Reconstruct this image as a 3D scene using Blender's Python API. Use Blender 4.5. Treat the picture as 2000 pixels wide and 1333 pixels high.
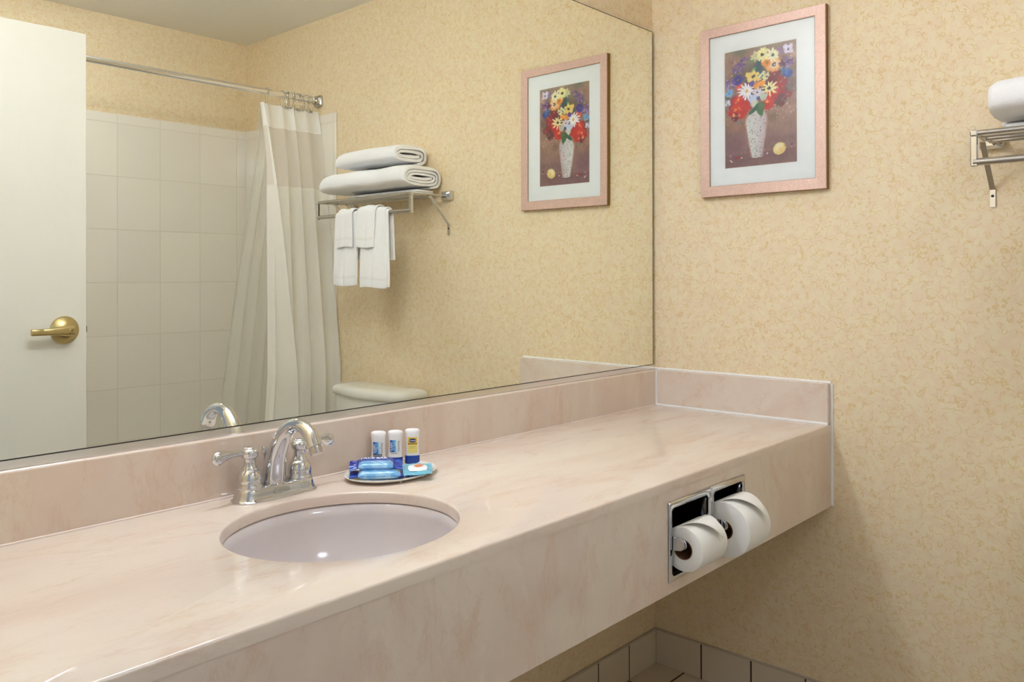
import bpy, bmesh, math, random
import numpy as np
from mathutils import Vector, Matrix, noise as mnoise

random.seed(7)
for o in list(bpy.data.objects):
    bpy.data.objects.remove(o, do_unlink=True)
S = bpy.context.scene
COL = S.collection
PI = math.pi

# ------------------------------------------------------------------ camera
cam_d = bpy.data.cameras.new('camera')
cam = bpy.data.objects.new('camera', cam_d)
COL.objects.link(cam)
S.camera = cam
FPX, CXP, CYP = 1612.9, 914.74, 539.78          # focal length and principal point in 2000 x 1333 pixels
cam_d.sensor_fit = 'HORIZONTAL'
cam_d.sensor_width = 36.0
cam_d.lens = FPX * 36.0 / 2000
cam_d.shift_x = (1000 - CXP) / 2000.0
cam_d.shift_y = -(666.5 - CYP) / 2000.0
cam_d.clip_start = 0.02
yaw, pitch, roll = math.radians(43.6506), math.radians(0.1449), math.radians(-0.2329)
fw = Vector((math.cos(yaw)*math.cos(pitch), math.sin(yaw)*math.cos(pitch), math.sin(pitch)))
rt = fw.cross(Vector((0, 0, 1))).normalized()
up = rt.cross(fw)
r2 = math.cos(roll)*rt + math.sin(roll)*up
u2 = -math.sin(roll)*rt + math.cos(roll)*up
M = Matrix((r2, u2, -fw)).transposed().to_4x4()
M.translation = Vector((-2.3267, -1.3996, 1.23))
cam.matrix_world = M

# ------------------------------------------------------------------ light outside the room, exposure
W = bpy.data.worlds.new('world')
S.world = W
W.use_nodes = True
W.node_tree.nodes['Background'].inputs[0].default_value = (0.80, 0.88, 1.0, 1)
W.node_tree.nodes['Background'].inputs[1].default_value = 0.3
S.view_settings.view_transform = 'Standard'
S.view_settings.look = 'None'
S.view_settings.gamma = 1.0
S.view_settings.use_curve_mapping = False
S.view_settings.exposure = 0.50
S.cycles.max_bounces = 10
S.cycles.diffuse_bounces = 6
S.cycles.glossy_bounces = 6
S.cycles.transmission_bounces = 6
S.cycles.transparent_max_bounces = 10
S.cycles.sample_clamp_indirect = 40.0
S.cycles.use_denoising = True

def area_light(name, loc, rot, sx, sy, power, color):
    d = bpy.data.lights.new(name, 'AREA')
    d.shape = 'RECTANGLE'; d.size = sx; d.size_y = sy
    d.energy = power; d.color = color
    o = bpy.data.objects.new(name, d)
    o.location = loc; o.rotation_euler = rot
    COL.objects.link(o)
    return o
# added fill light, sent in through the open doorway
area_light('doorway_fill', (-3.6, -1.0, 1.75), (0, math.radians(-94), 0), 1.6, 1.8, 4, (0.80, 0.88, 1.0))
GLOBE_STRENGTH = 27.0
GLOBE_COLOR = (0.80, 0.88, 1.0, 1)
DOME_STRENGTH = 17.0  # glow of the ceiling dome added to lift the tub end
DOME_COLOR = (0.80, 0.88, 1.0, 1)

# ------------------------------------------------------------------ materials
def srgb(r, g, b):
    def f(c):
        c /= 255.0
        return c/12.92 if c <= 0.04045 else ((c+0.055)/1.055)**2.4
    return (f(r), f(g), f(b), 1)

class NT:
    def __init__(s, name):
        s.m = bpy.data.materials.new(name); s.m.use_nodes = True
        s.t = s.m.node_tree; s.b = s.t.nodes['Principled BSDF']
    def n(s, typ, **kw):
        nd = s.t.nodes.new(typ)
        for k, v in kw.items(): setattr(nd, k, v)
        return nd
    def l(s, a, b): s.t.links.new(a, b)
    def math(s, op, a, b=None, c=None, clamp=False):
        nd = s.n('ShaderNodeMath', operation=op, use_clamp=clamp)
        for i, v in enumerate((a, b, c)):
            if v is None: continue
            if isinstance(v, (int, float)): nd.inputs[i].default_value = v
            else: s.l(v, nd.inputs[i])
        return nd.outputs[0]
    def mix(s, fac, a, b):
        nd = s.n('ShaderNodeMix', data_type='RGBA')
        for i, v in ((0, fac), (6, a), (7, b)):
            if isinstance(v, (int, float)): nd.inputs[i].default_value = v
            elif isinstance(v, tuple): nd.inputs[i].default_value = v
            else: s.l(v, nd.inputs[i])
        return nd.outputs[2]
    def ramp(s, x, lo, hi, a=0.0, b=1.0, smooth=True):
        nd = s.n('ShaderNodeMapRange', interpolation_type='SMOOTHSTEP' if smooth else 'LINEAR')
        s.l(x, nd.inputs[0])
        nd.inputs[1].default_value = lo; nd.inputs[2].default_value = hi
        nd.inputs[3].default_value = a; nd.inputs[4].default_value = b
        return nd.outputs[0]
    def noise(s, vec, scale, detail=2.0, rough=0.5, dist=0.0, w=None):
        nd = s.n('ShaderNodeTexNoise')
        if w is not None:
            nd.noise_dimensions = '4D'; nd.inputs['W'].default_value = w
        nd.inputs['Scale'].default_value = scale
        nd.inputs['Detail'].default_value = detail
        nd.inputs['Roughness'].default_value = rough
        nd.inputs['Distortion'].default_value = dist
        s.l(vec, nd.inputs['Vector'])
        return nd.outputs[0]
    def coord(s, scale=(1, 1, 1), rot=(0, 0, 0)):
        tc = s.n('ShaderNodeTexCoord')
        mp = s.n('ShaderNodeMapping')
        mp.inputs['Scale'].default_value = scale
        mp.inputs['Rotation'].default_value = rot
        s.l(tc.outputs['Object'], mp.inputs[0])
        return mp.outputs[0]
    def xyz(s, v):
        nd = s.n('ShaderNodeSeparateXYZ'); s.l(v, nd.inputs[0]); return nd.outputs
    def color(s, c):
        if isinstance(c, tuple): s.b.inputs['Base Color'].default_value = c
        else: s.l(c, s.b.inputs['Base Color'])
    def bump(s, h, dist, strength=1.0):
        nd = s.n('ShaderNodeBump'); nd.inputs['Distance'].default_value = dist
        nd.inputs['Strength'].default_value = strength
        s.l(h, nd.inputs['Height']); s.l(nd.outputs[0], s.b.inputs['Normal'])
    def set(s, **kw):
        for k, v in kw.items(): s.b.inputs[k.replace('_', ' ')].default_value = v

def plain(name, c, rough=0.5, metal=0.0, **kw):
    t = NT(name); v = t.coord()
    nz = t.noise(v, 40, 2)
    c2 = tuple(x*0.95 for x in c[:3]) + (1,)
    t.color(t.mix(nz, c2, c)); t.set(Roughness=rough, Metallic=metal, **kw)
    return t.m

def mat_wallpaper():
    t = NT('wallpaper'); v = t.coord()
    base = t.mix(t.ramp(t.noise(v, 55, 2, w=3.1), .35, .65), srgb(235, 220, 188), srgb(233, 212, 182))
    mk = None
    # short tapered curls: arcs around scattered centres, each open on one side
    wob = t.n('ShaderNodeTexNoise'); wob.inputs['Scale'].default_value = 60; t.l(v, wob.inputs['Vector'])
    for (sc, off, r0, wd) in ((40, 0.0, .34, .060), (38, 7.3, .46, .050), (50, 13.1, .38, .060), (28, 21.7, .44, .036), (33, 31.2, .56, .040), (44, 41.2, .30, .060)):
        mp = t.n('ShaderNodeMapping'); mp.inputs['Scale'].default_value = (sc,)*3
        mp.inputs['Location'].default_value = (off, off*1.7, off*.6); mp.inputs['Rotation'].default_value = (off, off*.5, off*.3)
        t.l(v, mp.inputs[0])
        ad = t.n('ShaderNodeVectorMath', operation='MULTIPLY_ADD'); t.l(wob.outputs['Color'], ad.inputs[0]); ad.inputs[1].default_value = (.45,)*3; t.l(mp.outputs[0], ad.inputs[2])
        vo = t.n('ShaderNodeTexVoronoi'); vo.inputs['Scale'].default_value = 1.0; t.l(ad.outputs[0], vo.inputs['Vector'])
        loc = t.n('ShaderNodeVectorMath', operation='SUBTRACT'); t.l(ad.outputs[0], loc.inputs[0]); t.l(vo.outputs['Position'], loc.inputs[1])
        nr = t.n('ShaderNodeVectorMath', operation='NORMALIZE'); t.l(loc.outputs[0], nr.inputs[0])
        dc = t.n('ShaderNodeVectorMath', operation='SUBTRACT'); t.l(vo.outputs['Color'], dc.inputs[0]); dc.inputs[1].default_value = (.5,)*3
        dn = t.n('ShaderNodeVectorMath', operation='NORMALIZE'); t.l(dc.outputs[0], dn.inputs[0])
        dt = t.n('ShaderNodeVectorMath', operation='DOT_PRODUCT'); t.l(nr.outputs[0], dt.inputs[0]); t.l(dn.outputs[0], dt.inputs[1])
        w = t.ramp(dt.outputs['Value'], .05, .85, .004, wd)
        e = t.math('DIVIDE', t.math('ABSOLUTE', t.math('SUBTRACT', vo.outputs['Distance'], r0)), w)
        m = t.math('MULTIPLY', t.ramp(e, .2, 1.2, 1, 0), t.ramp(dt.outputs['Value'], .0, .2, 0, 1))
        mk = m if mk is None else t.math('MAXIMUM', mk, m)
    curl = t.mix(t.ramp(t.noise(v, 20, 1, w=2.2), .4, .6), srgb(222, 195, 132), srgb(218, 188, 126))
    t.color(t.mix(t.math('MULTIPLY', mk, .66), base, curl))
    t.set(Roughness=.62)
    t.b.inputs['Specular IOR Level'].default_value = .3
    t.bump(t.noise(v, 900, 2), .0002, .5)
    return t.m

def mat_marble(name, scale, rot=(0, 0, 0), rough=.12):
    t = NT(name); v = t.coord(scale, rot)
    n1 = t.noise(v, 2.6, 5, .62, 1.6)
    n2 = t.noise(v, 5.5, 4, .6, 2.4, w=4.0)
    n3 = t.noise(v, 1.3, 3, .6, .8, w=8.0)
    base = t.mix(t.ramp(n3, .35, .65), srgb(225, 212, 199), srgb(219, 201, 188))
    f1 = t.ramp(n1, .50, .72, 0, .6)
    c = t.mix(f1, base, srgb(217, 190, 172))
    ridge = t.math('ABSOLUTE', t.math('SUBTRACT', n2, .5))
    vein = t.ramp(ridge, .0, .05, .30, 0)
    vein = t.math('MULTIPLY', vein, t.ramp(n1, .40, .62))
    c = t.mix(vein, c, srgb(205, 180, 156))
    white = t.ramp(t.noise(v, 3.1, 4, .6, 1.2, w=12), .58, .75, 0, .5)
    c = t.mix(white, c, srgb(232, 220, 206))
    t.color(c); t.set(Roughness=rough)
    t.b.inputs['Coat Weight'].default_value = .25
    t.b.inputs['Coat Roughness'].default_value = .05
    return t.m

def mat_tile(name, ua, u0, du, va, v0, dv, gw, tile, grout, rough=.12, wave=0.0, soft=.0012):
    """square tiles: two axis letters, an offset and a pitch for each; grout width in metres"""
    t = NT(name); v = t.coord(); X = t.xyz(v)
    ax = {'x': 0, 'y': 1, 'z': 2}
    ms, ids = [], []
    for a, o, d in ((ua, u0, du), (va, v0, dv)):
        if a is None: continue
        q = t.math('DIVIDE', t.math('SUBTRACT', X[ax[a]], o), d)
        fr = t.math('SUBTRACT', q, t.math('FLOOR', q))
        ds = t.math('MULTIPLY', t.math('MINIMUM', fr, t.math('SUBTRACT', 1.0, fr)), d)
        ms.append(t.ramp(ds, gw/2, gw/2+soft, 1, 0)); ids.append(t.math('FLOOR', q))
    g = ms[0]
    for m in ms[1:]: g = t.math('MAXIMUM', g, m)
    cb = t.n('ShaderNodeCombineXYZ')
    for i, d in enumerate(ids): t.l(d, cb.inputs[i])
    wn = t.n('ShaderNodeTexWhiteNoise'); t.l(cb.outputs[0], wn.inputs[0])
    c1 = tuple(x*.95 for x in tile[:3]) + (1,)
    c = t.mix(wn.outputs[0], c1, tile)
    t.color(t.mix(g, c, grout))
    rg = t.ramp(g, 0, 1, rough, .8); t.l(rg, t.b.inputs['Roughness'])
    h = t.math('SUBTRACT', t.math('MULTIPLY', t.noise(v, 9, 1), wave), t.math('MULTIPLY', g, 1.0))
    t.bump(h, .0008, .6)
    return t.m

def mat_terry(name, c, scale=900, dist=.0012):
    t = NT(name); v = t.coord()
    n = t.noise(v, scale, 3, .7)
    c2 = tuple(x*.93 for x in c[:3]) + (1,)
    t.color(t.mix(t.ramp(n, .3, .6), c2, c)); t.set(Roughness=.95)
    t.b.inputs['Sheen Weight'].default_value = .3
    t.bump(t.math('ADD', n, t.math('MULTIPLY', t.noise(v, 60, 2), 2.0)), dist, .7)
    return t.m

def mat_cloth(name, c, transp=0.0, waffle=0.0, translucent=.35):
    t = NT(name); v = t.coord(); X = t.xyz(v)
    t.color(c); t.set(Roughness=.85)
    if waffle:
        a = t.math('SINE', t.math('MULTIPLY', X[2], 2*PI/.007))
        b = t.math('SINE', t.math('MULTIPLY', X[0], 2*PI/.007))
        t.bump(t.math('MULTIPLY', t.math('ADD', a, b), .5), waffle, .6)
    tr = t.n('ShaderNodeBsdfTranslucent'); tr.inputs[0].default_value = c
    mx = t.n('ShaderNodeMixShader'); mx.inputs[0].default_value = translucent
    t.l(t.b.outputs[0], mx.inputs[1]); t.l(tr.outputs[0], mx.inputs[2])
    out = mx.outputs[0]
    if transp:
        tp = t.n('ShaderNodeBsdfTransparent')
        m2 = t.n('ShaderNodeMixShader')
        m2.inputs[0].default_value = transp
        t.l(out, m2.inputs[1]); t.l(tp.outputs[0], m2.inputs[2]); out = m2.outputs[0]
    t.l(out, t.t.nodes['Material Output'].inputs[0])
    return t.m

def mat_metal(name, c, rough, aniso=0.0):
    t = NT(name); v = t.coord()
    n = t.noise(v, 120, 2)
    t.color(c); t.set(Metallic=1.0)
    t.l(t.ramp(n, .3, .7, rough*.95, rough*1.06), t.b.inputs['Roughness'])
    t.b.inputs['Anisotropic'].default_value = aniso
    return t.m

def mat_frame():
    t = NT('rose_champagne_frame'); v = t.coord()
    n = t.noise(v, 300, 4, .7); n2 = t.noise(v, 60, 2)
    c = t.mix(t.ramp(n, .3, .7), srgb(203, 168, 154), srgb(226, 194, 178))
    c = t.mix(t.ramp(n2, .4, .7, 0, .3), c, srgb(196, 168, 160))
    t.color(c); t.set(Roughness=.42, Metallic=.25)
    t.bump(n, .0004, .6)
    return t.m

def mat_door():
    t = NT('painted_door'); v = t.coord((60, 60, 2.2))
    n = t.noise(v, 3, 3, .6)
    t.color(srgb(232, 230, 224)); t.set(Roughness=.38)
    t.bump(n, .0006, .45)
    return t.m

def mat_emit(name, c, s):
    t = NT(name); v = t.coord()
    t.color(c); t.b.inputs['Emission Color'].default_value = c
    t.b.inputs['Emission Strength'].default_value = s
    return t.m

def mat_attr(name, rough=.5):
    t = NT(name); a = t.n('ShaderNodeVertexColor'); a.layer_name = 'paint'
    t.color(a.outputs[0]); t.set(Roughness=rough)
    return t.m

def mat_glass_sheet():
    t = NT('picture_glass'); v = t.coord()
    tp = t.n('ShaderNodeBsdfTransparent'); gl = t.n('ShaderNodeBsdfGlossy'); gl.inputs['Roughness'].default_value = .32
    fr = t.n('ShaderNodeFresnel'); fr.inputs[0].default_value = 1.5
    mx = t.n('ShaderNodeMixShader')
    t.l(fr.outputs[0], mx.inputs[0]); t.l(tp.outputs[0], mx.inputs[1]); t.l(gl.outputs[0], mx.inputs[2])
    t.l(mx.outputs[0], t.t.nodes['Material Output'].inputs[0])
    return t.m

def mat_wrapper(name, c1, c2, streak=.5):
    t = NT(name); v = t.coord((1, 1, 1), (0, 0, .6))
    n = t.noise(t.coord((60, 8, 60), (0, 0, .7)), 1.0, 3, .6, .6)
    t.color(t.mix(t.ramp(n, .38, .62, 0, 1), c1, c2)); t.set(Roughness=.28)
    t.b.inputs['Coat Weight'].default_value = .4
    t.bump(t.noise(v, 160, 2), .0008, .6)
    return t.m

MT = dict(
    wallpaper=mat_wallpaper(),
    ceiling=plain('ceiling_paint', srgb(238, 236, 230), .8),
    counter=mat_marble('cultured_marble_top', (1.5, 4.2, 3), (0, 0, .12)),
    splash=mat_marble('cultured_marble_splash', (4.2, 2.5, 1.5), (0, .25, 0), .16),
    sidesplash=mat_marble('cultured_marble_side', (3, 3.0, 3.4), (.3, 0, 0), .16),
    fascia=mat_marble('cultured_marble_apron', (4.0, 3, 2.2), (0, -.45, 0), .2),
    basin=plain('basin_glaze', srgb(205, 196, 196), .1),
    caulk=plain('white_caulk', srgb(240, 238, 238), .45),
    sealant=plain('pale_pink_sealant', srgb(228, 212, 202), .35),
    chrome=mat_metal('chrome', (.66, .67, .69, 1), .05),
    nickel=mat_metal('brushed_steel', (.55, .53, .50, 1), .22),
    alu=mat_metal('polished_aluminium', (.86, .85, .83, 1), .14),
    brass=mat_metal('brushed_brass', (.62, .50, .25, 1), .33),
    dark=plain('dark_gap', srgb(28, 26, 24), .5),
    recess_bolt_dark=mat_metal('painted_dark_recess_and_bolt', (.045, .045, .048, 1), .12),  # dark reflections of the chrome recess painted as near-black; also the dark latch bolt
    paper=plain('tissue_paper', srgb(238, 236, 232), .9),
    card=plain('brown_card', srgb(120, 80, 52), .85),
    terry=mat_terry('white_terry', srgb(246, 246, 248), 420, .0007),
    band=mat_terry('towel_band', srgb(240, 239, 238), 400, .0002),
    curtain=mat_cloth('waffle_curtain', srgb(243, 240, 233), 0, .0004, .22),
    header=mat_cloth('curtain_header', srgb(246, 244, 240), 0, 0, .2),
    sheer=mat_cloth('sheer_curtain', srgb(242, 236, 228), .24, 0, .3),
    liner=mat_cloth('clear_liner', srgb(236, 236, 228), .50, 0, .4),
    porcelain=plain('porcelain', srgb(232, 230, 222), .08),
    tub=plain('tub_enamel', srgb(226, 222, 212), .12),
    door=mat_door(),
    trim=plain('painted_trim', srgb(228, 226, 218), .4),
    frame=mat_frame(),
    frame_side=mat_metal('antique_gold_edge', srgb(150, 118, 72), .45),
    mat=plain('mat_board', srgb(246, 248, 246), .8),
    matcut=plain('mat_bevel', srgb(240, 236, 222), .8),
    glass=mat_glass_sheet(),
    art=mat_attr('floral_print', .6),
    plastic=plain('frosted_white_plastic', srgb(236, 234, 236), .35),
    blue=plain('blue_cap_plastic', srgb(22, 66, 160), .3),
    wrap_light=mat_wrapper('light_blue_film', srgb(105, 172, 226), srgb(176, 216, 242)),
    wrap_dark=mat_wrapper('dark_blue_film', srgb(25, 45, 150), srgb(40, 90, 190)),
    wrap_cyan=mat_wrapper('cyan_film', srgb(85, 180, 215), srgb(120, 205, 228)),
    white_ink=plain('white_ink', srgb(240, 244, 250), .5),
    grey_ink=plain('dark_grey_ink', srgb(60, 62, 80), .5),
    navy_ink=plain('navy_ink', srgb(20, 34, 110), .5),
    yellow=plain('yellow_label', srgb(238, 200, 62), .45),
    pale_yellow=plain('pale_yellow_label', srgb(240, 222, 130), .45),
    brown_ink=plain('brown_band_ink', srgb(140, 82, 22), .5),
    label_blue=mat_attr('blue_water_label', .45),
    orange=plain('orange_ink', srgb(236, 140, 84), .5),
    rubber=plain('grey_rubber', srgb(90, 90, 90), .6),
    dome=mat_emit('added_dome_glow', DOME_COLOR, DOME_STRENGTH),
    globe=mat_emit('lit_frosted_globe', GLOBE_COLOR, GLOBE_STRENGTH),
    tile_back=mat_tile('shower_tile_back', 'x', -.267, .2065, 'z', .712, .2463, .0020, srgb(238, 232, 221), srgb(218, 210, 196), .10, .25),
    tile_side=mat_tile('shower_tile_side', 'y', -2.302, .2065, 'z', .712, .2463, .0020, srgb(238, 232, 221), srgb(218, 210, 196), .10, .25),
    floor=mat_tile('floor_tile', 'x', -.171, .168, 'y', -.107, .168, .0055, srgb(214, 200, 178), srgb(84, 66, 46), .25, .1),
    base_back=mat_tile('base_tile_back', 'x', -.164, .163, None, 0, 1, .004, srgb(216, 204, 184), srgb(70, 54, 36), .25, .1),
    base_side=mat_tile('base_tile_side', 'y', -.166, .1587, None, 0, 1, .004, srgb(216, 204, 184), srgb(70, 54, 36), .25, .1),
    base_cap=plain('base_cap_grout', srgb(188, 176, 158), .7),
)
# mirror glass: reflection with the slight green of its glass
_t = NT('silvered_mirror'); _t.coord()
_t.color((.93, .945, .875, 1)); _t.set(Metallic=1.0, Roughness=.0)
MT['mirror'] = _t.m

# ------------------------------------------------------------------ mesh helpers
class MB:
    """collects shapes in world coordinates and links them as one mesh object"""
    def __init__(s): s.v = []; s.f = []; s.mi = []
    def add(s, vs, fs, mi=0):
        o = len(s.v); s.v += [tuple(p) for p in vs]
        s.f += [tuple(i+o for i in f) for f in fs]; s.mi += [mi]*len(fs)
        return s
    def box(s, lo, hi, mi=0):
        x0, y0, z0 = lo; x1, y1, z1 = hi
        vs = [(x0,y0,z0),(x1,y0,z0),(x1,y1,z0),(x0,y1,z0),(x0,y0,z1),(x1,y0,z1),(x1,y1,z1),(x0,y1,z1)]
        return s.add(vs, [(0,3,2,1),(4,5,6,7),(0,1,5,4),(1,2,6,5),(2,3,7,6),(3,0,4,7)], mi)
    def loft(s, rings, cap0=True, cap1=True, closed=True, mi=0):
        n = len(rings[0]); vs = [p for r in rings for p in r]; fs = []
        m = n if closed else n-1
        for i in range(len(rings)-1):
            for j in range(m):
                a = i*n+j; b = i*n+(j+1) % n
                fs.append((a, b, b+n, a+n))
        if cap0: fs.append(tuple(range(n))[::-1])
        if cap1: fs.append(tuple((len(rings)-1)*n+j for j in range(n)))
        return s.add(vs, fs, mi)
    def lathe(s, c, prof, n=32, axis='z', mi=0, sx=1, sy=1, cap0=True, cap1=True):
        rings = []
        for r, h in prof:
            ring = []
            for k in range(n):
                a = 2*PI*k/n; u, w = r*sx*math.cos(a), r*sy*math.sin(a)
                p = {'z': (u, w, h), 'x': (h, u, w), 'y': (w, h, u)}[axis]
                ring.append((c[0]+p[0], c[1]+p[1], c[2]+p[2]))
            rings.append(ring)
        return s.loft(rings, cap0, cap1, True, mi)
    def tube(s, pts, rad, n=14, mi=0, flat=None, caps=True):
        """pts list of Vector; rad number or list; flat = list of (side scale, up scale)"""
        pts = [Vector(p) for p in pts]
        if isinstance(rad, (int, float)): rad = [rad]*len(pts)
        rings = []; prev = None
        for i, p in enumerate(pts):
            d = (pts[min(i+1, len(pts)-1)]-pts[max(i-1, 0)]).normalized()
            if prev is None:
                ref = Vector((0, 0, 1)) if abs(d.z) < .9 else Vector((1, 0, 0))
                a = d.cross(ref).normalized()
            else:
                a = (prev - d*prev.dot(d)).normalized()
            prev = a; b = d.cross(a)
            fa, fb = flat[i] if flat else (1, 1)
            rings.append([tuple(p + a*rad[i]*fa*math.cos(2*PI*k/n) + b*rad[i]*fb*math.sin(2*PI*k/n)) for k in range(n)])
        return s.loft(rings, caps, caps, True, mi)
    def prism(s, poly, lo, hi, axis='y', mi=0):
        """poly: (u, w) points; axis is the extrusion direction"""
        def P(u, w, h): return {'x': (h, u, w), 'y': (u, h, w), 'z': (u, w, h)}[axis]
        return s.loft([[P(u, w, lo) for u, w in poly], [P(u, w, hi) for u, w in poly]], mi=mi)
    def sphere(s, c, r, n=16, m=10, mi=0, sc=(1, 1, 1)):
        rings = []
        for i in range(1, m):
            t = PI*i/m
            rings.append([(c[0]+r*sc[0]*math.sin(t)*math.cos(2*PI*k/n), c[1]+r*sc[1]*math.sin(t)*math.sin(2*PI*k/n), c[2]-r*sc[2]*math.cos(t)) for k in range(n)])
        return s.loft(rings, mi=mi)
    def build(s, name, mats, parent=None, smooth=True, bevel=0, subsurf=0, solid=0, angle=35):
        me = bpy.data.meshes.new(name)
        off = Vector((0, 0, 0))
        if parent is not None:
            p = parent
            while p.parent: p = p.parent
            off = Vector(p['_base'])
        me.from_pydata([(x-off.x, y-off.y, z-off.z) for x, y, z in s.v], [], s.f)
        if not isinstance(mats, (list, tuple)): mats = [mats]
        for m in mats: me.materials.append(MT[m] if isinstance(m, str) else m)
        for pl, mi in zip(me.polygons, s.mi): pl.material_index = mi; pl.use_smooth = smooth
        bm = bmesh.new(); bm.from_mesh(me); bmesh.ops.recalc_face_normals(bm, faces=bm.faces); bm.to_mesh(me); bm.free()
        me.update()
        if smooth:
            me.set_sharp_from_angle(angle=math.radians(angle))
        o = bpy.data.objects.new(name, me); COL.objects.link(o)
        if parent is not None: o.parent = parent
        if solid:
            md = o.modifiers.new('solid', 'SOLIDIFY'); md.thickness = solid; md.offset = 0
        if bevel:
            md = o.modifiers.new('bevel', 'BEVEL'); md.width = bevel; md.segments = 3
            md.limit_method = 'ANGLE'; md.angle_limit = math.radians(40)
            md.harden_normals = False
        if subsurf:
            md = o.modifiers.new('subsurf', 'SUBSURF'); md.levels = subsurf; md.render_levels = subsurf
        return o

def tag(o, label, cat, group=None):
    o['label'] = label; o['category'] = cat
    if group: o['group'] = group
    return o

def thing(name, loc, label, cat, group=None):
    o = bpy.data.objects.new(name, None); COL.objects.link(o)
    o.location = loc; o['_base'] = tuple(loc); o.empty_display_size = .05
    return tag(o, label, cat, group)

def struct(o): o['kind'] = 'structure'; return o

def text_shape(s, size, bold=0.0):
    """flat outline of a word: (verts2d, faces), centred on 0,0"""
    cu = bpy.data.curves.new('t', 'FONT'); cu.body = s; cu.size = size
    cu.align_x = 'CENTER'; cu.align_y = 'CENTER'; cu.offset = bold; cu.resolution_u = 3
    ob = bpy.data.objects.new('t', cu); COL.objects.link(ob)
    me = bpy.data.meshes.new_from_object(ob.evaluated_get(bpy.context.evaluated_depsgraph_get()))
    vs = [(v.co.x, v.co.y) for v in me.vertices]; fs = [tuple(p.vertices) for p in me.polygons]
    bpy.data.objects.remove(ob); bpy.data.curves.remove(cu); bpy.data.meshes.remove(me)
    return vs, fs

def catmull(pts, n):
    out = []; P = [Vector(p) for p in pts]
    P = [P[0]*2-P[1]] + P + [P[-1]*2-P[-2]]
    for i in range(1, len(P)-2):
        for k in range(n):
            t = k/n
            a, b, c, d = P[i-1], P[i], P[i+1], P[i+2]
            out.append(.5*((2*b)+(c-a)*t+(2*a-5*b+4*c-d)*t*t+(3*b-a-3*c+d)*t**3))
    out.append(P[-2]); return out

def lerp(a, b, t): return a+(b-a)*t
def interp(x, xs, ys): return float(np.interp(x, xs, ys))

# ================================================================== THE SETTING
XL, YB, ZC = -2.10, -2.44, 2.44
T = .10
struct(MB().box((XL-.0, YB-.0, -.08), (T, T, 0)).box((-4.6, -3.2, -.08), (XL, 1.2, 0)).build('floor', 'floor', smooth=False))
struct(MB().box((XL-T-.02, YB-T, ZC), (T, T, ZC+.08)).build('ceiling', 'ceiling', smooth=False))
struct(MB().box((XL-T, 0, 0), (T, T, ZC)).build('wall_back', 'wallpaper', smooth=False))
struct(MB().box((0, YB-T, 0), (T, 0, ZC)).build('wall_right', 'wallpaper', smooth=False))
struct(MB().box((-1.60, YB-T, 0), (0, YB, ZC)).build('wall_front', 'wallpaper', smooth=False))
# partition at the foot of the tub
struct(MB().box((-1.60, YB, 0), (-1.53, -1.62, ZC)).box((XL, -1.69, 0), (-1.60, -1.62, ZC)).build('wall_partition', 'wallpaper', smooth=False))
# left wall with the open doorway the picture is taken through
struct(MB().box((XL-T, -1.69, 0), (XL, -1.50, ZC)).box((XL-T, -.575, 0), (XL, 0, ZC))
       .box((XL-T, -1.50, 2.07), (XL, -.575, ZC)).build('wall_left', 'wallpaper', smooth=False))
struct(MB().box((XL-T-.01, -1.52, 0), (XL+.004, -1.497, 2.09)).box((XL-T-.01, -.578, 0), (XL+.004, -.562, 2.09))
       .box((XL-T-.01, -1.497, 2.06), (XL+.004, -.578, 2.09)).build('trim_1', 'trim', smooth=False))
# base tiles
struct(MB().box((XL, -.009, 0), (0, 0, .1055)).build('baseboard_back', 'base_back', smooth=False, bevel=.002))
struct(MB().box((-.009, -1.66, 0), (0, -.009, .1055)).build('baseboard_right', 'base_side', smooth=False, bevel=.002))
struct(MB().box((XL, -.009, .1055), (0, 0, .110)).box((-.009, -1.66, .1055), (0, -.009, .110)).build('trim_2', 'base_cap', smooth=False, bevel=.0015))
# glazed surround above the tub, with a bullnose strip along its top and its outer edge
struct(MB().box((-1.53, YB, .38), (0, YB+.008, 1.987)).build('wall_tile_back', 'tile_back', smooth=False, bevel=.002))
struct(MB().box((-.008, YB+.008, .38), (0, -1.665, 1.987)).build('wall_tile_right', 'tile_side', smooth=False, bevel=.003))

# ================================================================== THE DOOR
d = struct(MB().box((-2.098, -1.492, .012), (-1.208, -1.45, 2.046)).build('door_1', 'door', smooth=False, bevel=.0015))
d['_base'] = (0, 0, 0)
hx, hz, hy = -1.279, 1.058, -1.45
h = MB().lathe((hx, hy, hz), [(.001, 0), (.046, 0), (.046, .003), (.043, .007), (.028, .014), (.022, .018), (.001, .018)], 40, 'y').build('door_rose', 'brass', d)
h['label'] = 'round brushed brass rose'
lv = MB().lathe((hx, hy+.016, hz), [(.0155, 0), (.0155, .026), (.013, .03), (.001, .03)], 28, 'y')
rings = []
for x, y, hh, th in ((.017, .034, .012, .009), (.012, .043, .0155, .013), (-.01, .047, .0148, .012), (-.035, .049, .012, .010), (-.06, .05, .0105, .009), (-.082, .05, .0100, .008), (-.084, .0495, .0093, .0072), (-.087, .0495, .0098, .008), (-.116, .05, .0098, .008), (-.118, .05, .009, .007)):
    rings.append([(hx+x, hy+y+th*math.copysign(abs(math.cos(a))**.6, math.cos(a)), hz+1.12*hh*math.copysign(abs(math.sin(a))**.6, math.sin(a))-.0012*(x < -.05)) for a in [2*PI*k/24 for k in range(24)]])
lv.loft(rings)
lv.build('door_handle', 'brass', d)
k_ = MB().lathe((hx+.002, hy+.0555, hz), [(.0085, 0), (.0085, .006), (.0072, .0072), (.0068, .006), (.001, .006)], 24, 'y').build('lock_cylinder', 'brass', d)
MB().box((hx+.001, hy+.0610, hz-.0035), (hx+.003, hy+.0618, hz+.0035)).build('keyhole', 'dark', d, smooth=False)
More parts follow.
